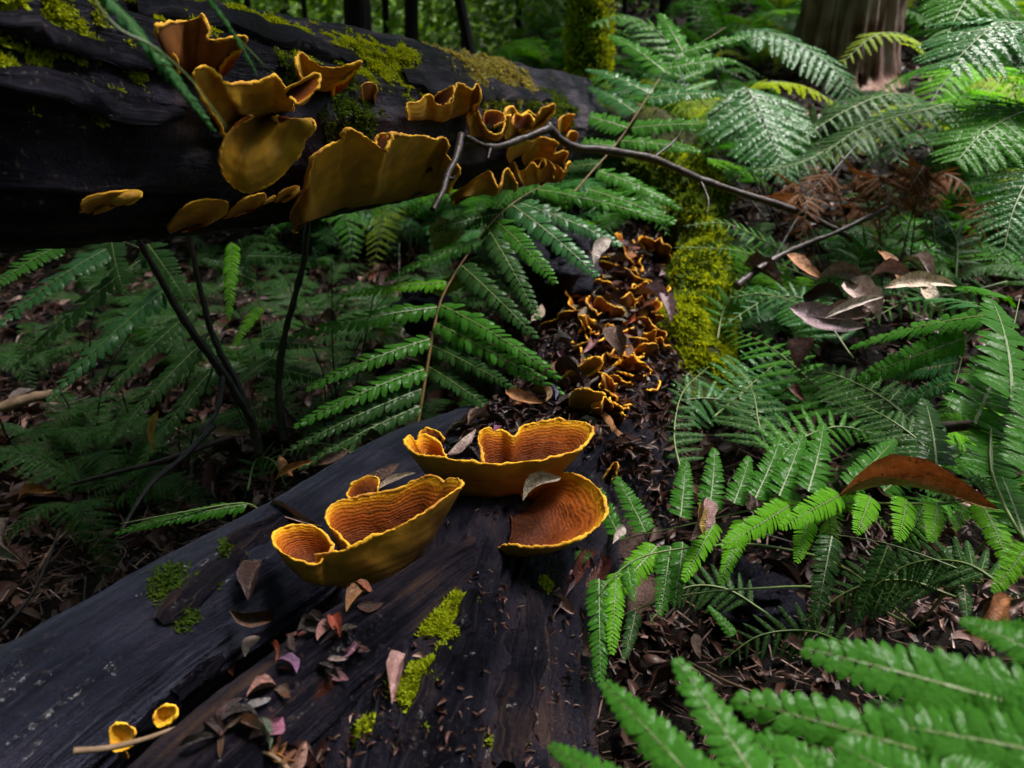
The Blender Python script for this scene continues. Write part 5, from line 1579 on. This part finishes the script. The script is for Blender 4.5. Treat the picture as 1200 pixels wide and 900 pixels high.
# uncountable litter
def litter():
    rnd = random.Random(11)
    shp = [leaf_shape(50 + q, [.25, .4, .3, .55][q], [.5, 1.2, -.4, .5][q], [.1, .25, .18, .06][q], [.3, .9, -.5, .4][q], 5) for q in range(4)]
    mb = MB()
    for k in range(30000):
        y = .15 + 7.5 * rnd.random() ** 1.3
        x = rnd.uniform(-.75 * y - .5, .75 * y + .6)
        z = gz(x, y)
        V, F = shp[rnd.randrange(4)]
        L = rnd.uniform(.012, .065) * (1 if y > 1.2 else .75)
        a = rnd.uniform(0, 6.283)
        fl = .25 if rnd.random() < .6 else .7
        up = Vector((rnd.uniform(-fl, fl), rnd.uniform(-fl, fl), 1)).normalized()
        L *= 1.6 if rnd.random() < .12 else 1
        X, Y, Z = orient_frame(Vector((math.cos(a), math.sin(a), rnd.uniform(-.3, .3))), up)
        Y = Y * rnd.choice([.3, .6, 1, 1, 1.3])
        o = Vector((x, y, z + rnd.uniform(.002, .022)))
        mb.add([o + X * v.x * L + Y * v.y * L + Z * v.z * L for v in V], F, 0, min(1, max(0, rnd.gauss(.45, .25))))
    for k in range(26000):
        y = .15 + 3.2 * rnd.random() ** 1.2
        x = rnd.uniform(-.75 * y - .3, .75 * y + .3)
        q = Vector((x, y, gz(x, y) + rnd.uniform(.0, .03)))
        d = Vector((rnd.uniform(-1, 1), rnd.uniform(-1, 1), rnd.uniform(-.3, .3))).normalized()
        L = rnd.uniform(.006, .05)
        w = d.cross(Vector((0, 0, 1))) * (L * .25 if L < .015 else .0012)
        mb.add([q - w, q + d * L - w, q + d * L + w, q + w], [(0, 1, 2, 3)], 0, min(1, max(0, rnd.gauss(.5, .28))))
    o = link("leaf_litter", mb.build("leaf_litter", M['litter'], attr="tint"))
    tag(o, "deep brown and pinkish leaf litter covering the ground", "leaf litter", None, 'stuff')
    # crumbs of bark and leaf on the lower log
    mb = MB()
    me = lower_log.data
    ps = [p for p in me.polygons if p.normal.z > .25 and p.center.y > .3]
    for k in range(8500):
        p = rnd.choice(ps)
        far = p.center.y > .95
        near_low = p.center.y < .66 and noise.noise(p.center * 14) > -.05
        if not far and not near_low and rnd.random() > .10: continue
        V, F = shp[rnd.randrange(4)]
        L = rnd.uniform(.010, .035) if far else rnd.uniform(.004, .013)
        up = (p.normal + Vector((rnd.uniform(-.5, .5), rnd.uniform(-.5, .5), 0))).normalized()
        X, Y, Z = orient_frame(Vector((rnd.uniform(-1, 1), rnd.uniform(-1, 1), rnd.uniform(-.3, .3))), up)
        o = p.center + p.normal * rnd.uniform(0, .010 if far else .002) + Vector((rnd.uniform(-.008, .008), rnd.uniform(-.008, .008), 0))
        mb.add([o + X * v.x * L + Y * v.y * L * rnd.uniform(.5, 1) + Z * v.z * L for v in V], F, 0, min(1, max(0, rnd.gauss(.40, .22))))
    o = link("log_debris", mb.build("log_debris", M['litter'], attr="tint"))
    tag(o, "crumbled leaves and bark bits lying on top of the lower log", "leaf litter", None, 'stuff')


litter()

# ------------------------------------------------------------------ branches, twigs, stems
def stick(name, pts, r0, r1, m, label, cat, group=None, knots=.25, forks=(), na=8, seed=1):
    P3 = vspline(pts, max(24, len(pts) * 10))
    base = P3[0]
    f = lambda i, a, s, p, nr: r0 * knots * noise.noise(p * 70) + r0 * knots * noise.noise(p * 22 + Vector((seed, 0, 0)))
    V, F, UV = tube(P3, lambda s: r0 + (r1 - r0) * s, na, f)
    o = link(name, mesh(name, [v - base for v in V], F, M[m], uvs=UV), None, base)
    tag(o, label, cat, group)
    for (fp, a, b) in forks:
        Q = vspline(fp, 20)
        V, F, UV = tube(Q, lambda s: a + (b - a) * s, 6, f)
        link("side_twig", mesh("side_twig", [v - base for v in V], F, M[m], uvs=UV), o)
    return o


X = lambda *L: [P(*q) for q in L]
stick("branch", X((640, 146, 1.42), (668, 170, 1.45), (715, 177, 1.5), (765, 186, 1.55), (820, 210, 1.6), (880, 230, 1.64), (935, 248, 1.68), (985, 272, 1.7), (1000, 282, 1.7)), .0080, .0070, 'twig',
      "long dark branch running from the upper log's end to the crossing sticks on the right", "branch",
      forks=[(X((645, 150, 1.42), (610, 163, 1.38), (575, 172, 1.32), (545, 160, 1.27)), .007, .004), (X((765, 186, 1.55), (790, 165, 1.6), (800, 150, 1.65)), .003, .001), (X((575, 172, 1.32), (572, 184, 1.3), (570, 186, 1.3)), .003, .001), (X((820, 210, 1.6), (830, 235, 1.58), (828, 250, 1.56)), .003, .001)])
stick("branch", X((862, 336, 1.62), (900, 308, 1.65), (940, 288, 1.68), (990, 268, 1.68), (1045, 240, 1.72)), .0085, .005, 'twig', "thick dark stick crossing the end of the long branch, rising to the right", "branch")
stick("branch", X((908, 302, 1.8), (935, 255, 1.85), (965, 215, 1.9), (1002, 172, 1.95)), .004, .003, 'stem_dark', "thin straight stick rising steeply behind the long branch", "branch")
stick("twig", X((540, 158, 1.16), (534, 185, 1.12), (524, 205, 1.1), (518, 225, 1.08), (507, 246, 1.06)), .0055, .0045, 'twig', "short bent twig hanging over the right end of the big yellow bracket", "twig", forks=[(X((524, 205, 1.1), (530, 210, 1.1), (533, 206, 1.1)), .002, .001)])
stick("twig", X((60, 135, .69), (70, 145, .69), (71, 162, .70)), .0022, .0016, 'twig_dead', "tiny pale splinter on the black face of the upper log", "twig")
gs = "dark saplings beneath the upper log"
stick("sapling", X((305, 535, 1.30), (298, 500, 1.30), (270, 450, 1.28), (230, 395, 1.25), (195, 340, 1.22), (160, 275, 1.18), (140, 230, 1.16)), .0080, .005, 'stem_dark', "leaning dark sapling stem, leftmost of those joining at one foot", "sapling", gs,
      forks=[(X((262, 440, 1.27), (255, 480, 1.24), (235, 510, 1.2)), .004, .002)])
stick("sapling", X((303, 530, 1.31), (285, 465, 1.3), (252, 400, 1.29), (235, 340, 1.28), (222, 275, 1.27), (215, 240, 1.26)), .006, .0045, 'stem_dark', "dark sapling stem joining the leftmost one at its foot, second from the left", "sapling", gs)
stick("sapling", X((333, 520, 1.32), (326, 460, 1.32), (332, 400, 1.32), (345, 350, 1.31), (357, 300, 1.3), (362, 250, 1.3)), .007, .005, 'stem_dark', "upright dark sapling stem standing alone right of the joined pair", "sapling", gs)
stick("stick", X((82, 568, 1.08), (140, 553, 1.1), (200, 537, 1.14), (270, 512, 1.2)), .003, .0045, 'twig', "thin pale tipped stick lying nearly level in the dark at the left", "twig")
stick("stick", X((140, 625, 1.0), (175, 570, 1.05), (215, 535, 1.12), (250, 500, 1.2)), .003, .0045, 'stem_dark', "dark twig curving down from the joined saplings to the left", "twig")
stick("stick", X((0, 478, 1.6), (30, 468, 1.62), (62, 462, 1.65)), .014, .010, 'twig_dead', "short thick brown stick on the leaf litter at the left edge", "twig")
stick("stick", X((0, 740, .95), (35, 700, 1.0), (55, 660, 1.05), (70, 620, 1.1)), .0025, .002, 'twig', "thin grey twig rising in the dark at the lower left", "twig")
stick("stick", X((86, 880, .555), (130, 876, .565), (170, 866, .572), (208, 852, .58)), .0022, .0014, 'twig_dead', "pale straw twig beside the two yellow buttons at the bottom left", "twig")
stick("stick", X((1062, 300, 1.6), (1085, 320, 1.57), (1105, 338, 1.55)), .004, .003, 'twig_dead', "orange brown bark strip above the cream leaf on the right", "twig")
stick("stick", X((805, 775, .95), (850, 798, .9), (895, 815, .87)), .0018, .0014, 'twig_dead', "thin bent twig in the black hollow at the bottom right", "twig")
stick("stick", X((650, 475, 1.2), (690, 450, 1.25), (720, 430, 1.3)), .005, .003, 'twig', "dark rotten stick on the log behind the upper cup", "twig")
stick("stick", X((1040, 505, 1.15), (1120, 500, 1.1), (1220, 488, 1.0)), .009, .008, 'twig', "dark brown stick lying beneath the ferns at the right edge", "twig")
stick("stick", X((985, 520, 1.3), (1020, 480, 1.3), (1050, 430, 1.3)), .003, .002, 'stem_dark', "thin black stem standing in the gap between the right ferns", "twig")
stick("stick", X((960, 470, 1.3), (1010, 482, 1.28), (1060, 478, 1.25)), .003, .002, 'stem_dark', "thin black twig lying across the gap between the right ferns", "twig")

# fine twigs on the ground, individually placed at random
rt = random.Random(21)
for k in range(46):
    x, y = rt.choice([(rt.uniform(0, 320), rt.uniform(420, 780)), (rt.uniform(340, 600), rt.uniform(280, 420)), (rt.uniform(700, 1150), rt.uniform(640, 780)), (rt.uniform(0, 300), rt.uniform(560, 800))])
    g = ground_hit(x, y) + Vector((0, 0, .015))
    a = rt.uniform(0, 3.14)
    L = rt.uniform(.06, .2)
    d = Vector((math.cos(a), math.sin(a), rt.uniform(-.1, .35)))
    stick("twig", [g, g + d * L * .5 + Vector((rt.uniform(-.02, .02), rt.uniform(-.02, .02), .01)), g + d * L], .0022, .0012, rt.choice(['twig', 'twig_dead', 'stem_dark']), "thin twig lying among the leaf litter", "twig", "fine twigs on the ground", na=5)

for k in range(34):
    x, y = (rt.uniform(0, 420), rt.uniform(430, 600)) if k < 24 else (rt.uniform(360, 600), rt.uniform(330, 400))
    g = ground_hit(x, y)
    hgt = rt.uniform(.12, .45)
    a = rt.uniform(-.5, .5)
    stick("twig", [g, g + Vector((a * hgt * .4, rt.uniform(-.05, .05), hgt * .5)), g + Vector((a * hgt + rt.uniform(-.05, .05), rt.uniform(-.1, .1), hgt))], .0022, .001, 'stem_dark', "thin dead dark stem standing in the shade behind the left ferns", "twig", "dead stems among the left ferns", na=5)

# rocks / dark boles seen under the log
for (x, y, d, rx, ry, rz, lab) in [(645, 315, 1.75, .10, .12, .10, "smooth dark grey bulge of wood under the small end of the upper log"), (495, 362, 1.9, .07, .08, .06, "small dark grey stump lump behind the centre fern"), (880, 705, 1.22, .07, .06, .06, "dark slaty lump of wood in the hollow beneath the bright fern")]:
    c = P(x, y, d)
    b = blob_mound("dead_wood", c, rx, ry, rz, M['log2'], x * .1, 40)
    tag(b, lab, "dead wood")

# ------------------------------------------------------------------ trees
def tree(x, d, ytop, ybase, r, m, label, lean=0, crown=True, seed=0, ridge=.02, group="trees behind the logs", na=40, H=7.0):
    b = P(x, ybase, d)
    b.z = gz(b.x, b.y) - .1
    e = bpy.data.objects.new("tree", None)
    COL.objects.link(e)
    e.location = b
    tag(e, label, "tree", group)
    pts = [Vector((0, 0, 0)), Vector((lean * .1, 0, .35)), Vector((lean * .4, 0, 1.2)), Vector((lean * 1.1, 0.1, 3.0)), Vector((lean * 1.8, .1, 5)), Vector((lean * 2.4, .2, H))]
    sp = vspline(pts, 90)
    def dsp(i, a, s, p, nr):
        q = Vector((math.cos(a) * 3 + seed, math.sin(a) * 3, s * .7))
        return ridge * (noise.noise(q * 1.3) * 1.3 + (1 - abs(noise.noise(q * 4)) * 3) * .5 + (1.5 if m == 'redbark' else .3) * noise.noise(Vector((math.cos(a) * 14, math.sin(a) * 14, s * (1.2 if m == 'redbark' else 5)))))
    V, F, UV = tube(sp, lambda s: r * (1 + .5 * max(0, 1 - s * 14) ** 2) * (1 - .55 * s), na, dsp)
    link("trunk", mesh("trunk", V, F, M[m], uvs=UV), e)
    if crown:
        rnd = random.Random(seed + 3)
        mbt = MB(); mc = MB()
        for k in range(9):
            a = rnd.uniform(0, 6.283)
            z0 = rnd.uniform(.4 if r < .2 else .8, .95) * H
            L = rnd.uniform(.8, 1.9)
            s = sp[min(89, int(z0 / H * 89))]
            t = s + Vector((math.cos(a) * L, math.sin(a) * L, rnd.uniform(.1, .9)))
            V, F, UV = tube(vspline([s, s.lerp(t, .5) + Vector((0, 0, .12)), t], 8), lambda q: r * .28 * (1 - .8 * q) + .004, 6)
            mbt.add(V, F)
            for c in range(230):
                q = s.lerp(t, rnd.uniform(.25, 1.1)) + Vector((rnd.gauss(0, .33), rnd.gauss(0, .33), rnd.gauss(0, .22)))
                u = Vector((rnd.uniform(-1, 1), rnd.uniform(-1, 1), rnd.uniform(-.8, .3))).normalized()
                w = u.orthogonal().normalized() * .035
                ll = rnd.uniform(.07, .14)
                mc.add([q, q + u * ll * .5 + w, q + u * ll, q + u * ll * .5 - w], [(0, 1, 2, 3)])
        link("limbs", mbt.build("limbs", M[m]), e)
        link("crown", mc.build("crown", M['backleaf']), e)
    return e


tree(985, 4.2, 0, 112, .27, 'redbark', "thick tree with stringy red brown bark at the upper right", 0.0, True, 5, .03, na=150)
tree(689, 3.3, 0, 118, .088, 'mosstrunk', "slim tree trunk coated in yellow green moss behind the upper log's end", .0, True, 9, .012)
tree(421, 3.6, 0, 60, .068, 'darkbark', "dark trunk behind the top of the upper log, thickest on the left side", .02, True, 11, .008)
tree(478, 4.4, 0, 80, .045, 'darkbark', "thin reddish dark trunk between the dark trunk and the leaning one", .12, True, 13, .006)
tree(590, 3.0, 0, 92, .022, 'darkbark', "very thin dark tree leaning left behind the upper log", -.55, False, 15, .003, H=4)
for k, (x, d, r) in enumerate([(335, 7.5, .06), (640, 8, .06), (775, 6.0, .05), (860, 9, .10), (1120, 6.5, .11), (1165, 7.0, .05), (740, 9, .11), (545, 5.5, .02), (610, 6.2, .025), (730, 5.2, .018), (805, 5.0, .02), (455, 5.8, .03), (362, 5.0, .02), (300, 6, .03), (660, 7, .05), (1090, 5.4, .03)]):
    tree(x, d, 0, 60, r, 'darkbark', "slender dark trunk far back among the ferns", random.Random(k).uniform(-.15, .15), True, 30 + k, r * .12, "slender far trunks", 16)
# moss sheath on the slim tree
for t in [o for o in bpy.data.objects if o.name.startswith("tree") and o.get('label', '').startswith("slim tree")]:
    tr = [c for c in t.children if c.name.startswith("trunk")][0]
    rnd = random.Random(4)
    mb = MB()
    for p in tr.data.polygons:
        if len(p.vertices) > 4 or p.center.z > 2.4: continue
        for _ in range(2 + int(p.area * 5000)):
            if noise.noise(p.center * 9) < -.15: continue
            q = p.center + Vector((rnd.uniform(-.02, .02), rnd.uniform(-.02, .02), rnd.uniform(-.04, .04)))
            tuft(mb, q, p.normal, .022, rnd, 4)
    o = link("moss", mb.build("moss", M['moss']), tr)
    o['kind'] = 'stuff'

# far understory: reads as one mass, with gaps of sky
def understory():
    rnd = random.Random(99)
    mb = MB()
    for c in range(420):
        y = 6.2 + 14 * rnd.random() ** 1.6
        x = rnd.uniform(-.8 * y, .8 * y)
        z = gz(x, y) + abs(rnd.gauss(0, 1)) * 1.2 * (.4 + y / 14) + .1
        R0 = rnd.uniform(.25, .7)
        cx = Vector((x, y, z))
        for k in range(170):
            q = cx + Vector((rnd.gauss(0, 1), rnd.gauss(0, 1), rnd.gauss(0, .6))) * R0
            u = Vector((rnd.uniform(-1, 1), rnd.uniform(-1, 1), rnd.uniform(-.7, .4))).normalized()
            s = rnd.uniform(.035, .075) * (.7 + y / 7)
            w = u.orthogonal().normalized() * s * .3
            mb.add([q, q + u * s * .5 + w, q + u * s, q + u * s * .5 - w], [(0, 1, 2, 3)])
    o = link("understory", mb.build("understory", M['backleaf']))
    tag(o, "far off green undergrowth and saplings filling the back of the forest", "undergrowth", None, 'stuff')


understory()


def surrounding():
    """unseen foliage added behind and beside the camera: it shades the logs from the open sky"""
    rnd = random.Random(55)
    mb = MB()
    for c in range(250):  # leaf clumps added out of view to block light from the sky
        a = rnd.uniform(R(-215), R(-5))
        r = rnd.uniform(3.2, 7.5)
        x, y = math.cos(a) * r, math.sin(a) * r + .5
        if y > 1.5 and abs(x) < .8 * y + .8: continue
        z = rnd.uniform(0, 5.5)
        for k in range(70):
            q = Vector((x, y, z)) + Vector((rnd.gauss(0, .6), rnd.gauss(0, .6), rnd.gauss(0, .5)))
            u = Vector((rnd.uniform(-1, 1), rnd.uniform(-1, 1), rnd.uniform(-.7, .4))).normalized()
            s = rnd.uniform(.2, .42)
            w = u.orthogonal().normalized() * s * .33
            mb.add([q, q + u * s * .5 + w, q + u * s, q + u * s * .5 - w], [(0, 1, 2, 3)])
    o = link("thicket", mb.build("thicket", M['backleaf']))
    tag(o, "unseen leafy thicket closing in around the clearing", "undergrowth", None, 'stuff')


surrounding()


def overhead_tree():
    """unseen tree added right of the camera, its leaf clumps placed to shade the left and the front"""
    rnd = random.Random(12)
    e = bpy.data.objects.new("tree", None)
    COL.objects.link(e)
    b = Vector((2.9, -.4, gz(2.9, -.4) - .1))
    e.location = b
    tag(e, "tree outside the picture at the right whose leafy branches shade the logs", "tree")
    V, F, UV = tube(vspline([Vector((0, 0, 0)), Vector((-.1, .1, 1.5)), Vector((-.3, .2, 3)), Vector((-.4, .2, 5))], 40), lambda q: .13 * (1 - .6 * q), 16, lambda i, a, q, p, nr: .01 * noise.noise(p * 5))
    link("trunk", mesh("trunk", V, F, M['darkbark'], uvs=UV), e)
    mb, mt = MB(), MB()
    su = to_sun / to_sun.z  # clumps are set sunward of the spots to be darkened
    for (x, y, z, h, rr, n) in [(-.7, 1.35, .25, 3.0, .40, 800), (-.1, 1.35, .3, 3.2, .25, 260), (-.75, .85, .05, 3.0, .45, 1700), (-.45, .55, .2, 3.2, .28, 420), (.38, .30, .45, 2.8, .26, 420), (.62, .70, .0, 3.1, .22, 520), (.40, .55, .0, 3.2, .16, 260), (.85, .75, .0, 3.0, .2, 300), (-1.2, 1.1, .0, 3.1, .45, 900), (-.9, 1.5, .1, 3.2, .40, 650), (.55, .8, .1, 3.3, .22, 200), (-.15, 1.6, .2, 3.4, .35, 380), (.85, 1.4, .2, 3.3, .2, 130), (-.6, .9, .6, 3.1, .2, 90)]:
        c = Vector((x, y, z)) + su * (h - z) - b
        s0 = Vector((-.3, .2, 2.4 + .1 * h))
        V, F, UV = tube(vspline([s0, s0.lerp(c, .5) + Vector((0, 0, .25)), c], 10), lambda q: .03 * (1 - .8 * q) + .004, 6)
        mt.add(V, F)
        for k in range(n):
            q = c + Vector((rnd.gauss(0, 1), rnd.gauss(0, 1), rnd.gauss(0, .6))) * rr * .7
            u = Vector((rnd.uniform(-1, 1), rnd.uniform(-1, 1), rnd.uniform(-.7, .3))).normalized()
            w = u.orthogonal().normalized() * .022
            ll = rnd.uniform(.06, .11)
            mb.add([q, q + u * ll * .5 + w, q + u * ll, q + u * ll * .5 - w], [(0, 1, 2, 3)])
    link("limbs", mt.build("limbs", M['darkbark']), e)
    link("crown", mb.build("crown", M['backleaf']), e)


overhead_tree()

# ------------------------------------------------------------------ labels that single out the repeats, by where they stand
def screen(o):
    v = o.matrix_world.translation - C0
    d = v.dot(FWD)
    return (600 + 900 * v.x / d, 450 - 900 * v.dot(UPV) / d) if d > 0.05 else (9999, 9999)


ORD = "first second third fourth fifth sixth seventh eighth ninth tenth eleventh twelfth thirteenth fourteenth fifteenth sixteenth seventeenth eighteenth nineteenth twentieth".split()
def ordw(k):
    if k < 20: return ORD[k]
    tens = {2: "twenty", 3: "thirty", 4: "forty", 5: "fifty", 6: "sixty", 7: "seventy", 8: "eighty", 9: "ninety"}
    t, u = divmod(k + 1, 10)
    if u == 0: return tens[t][:-1] + "ieth"
    return tens[t] + "-" + ORD[u - 1]


bpy.context.view_layer.update()
def relabel(src, fmt, axis, rev=False, group=None):
    L = [o for o in bpy.data.objects if o.parent is None and o.get('label') == src]
    L.sort(key=lambda o: screen(o)[axis], reverse=rev)
    for k, o in enumerate(L):
        o['label'] = fmt % ordw(k)


relabel("thin orange rimmed bracket in the crowd of small fungi beside the mossy stump", "small orange rimmed bracket, %s from the top in the crowd beside the mossy stub", 1)
relabel("low dark fern on the leaf strewn ground seen beneath the upper log", "dark ground fern beneath the upper log, %s from the left among its group", 0)
relabel("green fern on the rising bank to the right of the mossy stump", "green fern right of the mossy stub, %s from the left on the bank", 0)
relabel("small low fern filling in between the larger ones on the right", "small low fern right of the mossy stub, %s from the left of its kind", 0)
relabel("small low fern in the shade at the left", "small low fern in the shade under the upper log, %s from the left", 0)
relabel("slender dark trunk far back among the ferns", "slender dark trunk far back among the ferns, %s from the left", 0)
relabel("wet brown leaf bit on the lower log below the left cup fungus", "wet brown leaf bit below the left cup fungus, %s from the top", 1)
relabel("thin dead dark stem standing in the shade behind the left ferns", "thin dead dark stem behind the left ferns, %s from the left of such stems", 0)
relabel("thin twig lying among the leaf litter", "thin loose twig in the leaf litter, %s from the left of such twigs", 0)
# far ferns: by zone
ZONES = [(-9999, 380, "green fern behind the left half of the upper log"), (380, 600, "green fern between the dark trunk and the slim mossy trunk"), (600, 760, "green fern around the foot of the slim mossy trunk"),
         (760, 930, "green fern left of the stringy barked tree"), (930, 1100, "green fern round the foot of the stringy barked tree"), (1100, 99999, "green fern far back right of the stringy barked tree")]
for o in [o for o in bpy.data.objects if o.parent is None and o.get('label', '').startswith("one of the many green ferns")]:
    x = screen(o)[0]
    for a, b, t in ZONES:
        if a <= x < b:
            o['label'] = t
            o['group'] = t.replace("green fern", "green ferns")
def zone_leaves(src, cuts):
    for o in [o for o in bpy.data.objects if o.parent is None and o.get('label') == src]:
        x, y = screen(o)
        for test, t in cuts:
            if test(x, y):
                o['label'] = t
                o['group'] = t.replace("leaf", "leaves", 1)
                break
for a, b, t in ZONES:
    relabel(t, t + ", %s from its left", 0)
zone_leaves("dry brown leaf in the heap on the lower log around the small fungi", [(lambda x, y: y < 350, "dry leaf at the far end of the log's heap"), (lambda x, y: y < 410, "dry leaf in the heap among the small fungi"), (lambda x, y: True, "dry leaf at the near end of the log's heap")])
zone_leaves("brown leaf lying on the ground left of the logs", [(lambda x, y: y < 450, "brown leaf on the ground under the left ferns"), (lambda x, y: x < 150, "brown leaf on the dark ground at the left edge"), (lambda x, y: True, "brown leaf on the ground near the dark saplings")])
zone_leaves("brown leaf lying on the ground beneath the upper log", [(lambda x, y: x < 430, "brown leaf on the ground right of the lone upright sapling"), (lambda x, y: True, "brown leaf on the ground behind the centre fern")])
for t in sorted({o['label'] for o in bpy.data.objects if o.parent is None and o.get('category') == 'leaf'}):
    if sum(1 for o in bpy.data.objects if o.parent is None and o.get('label') == t) > 1:
        relabel(t, t + ", %s from the top", 1)
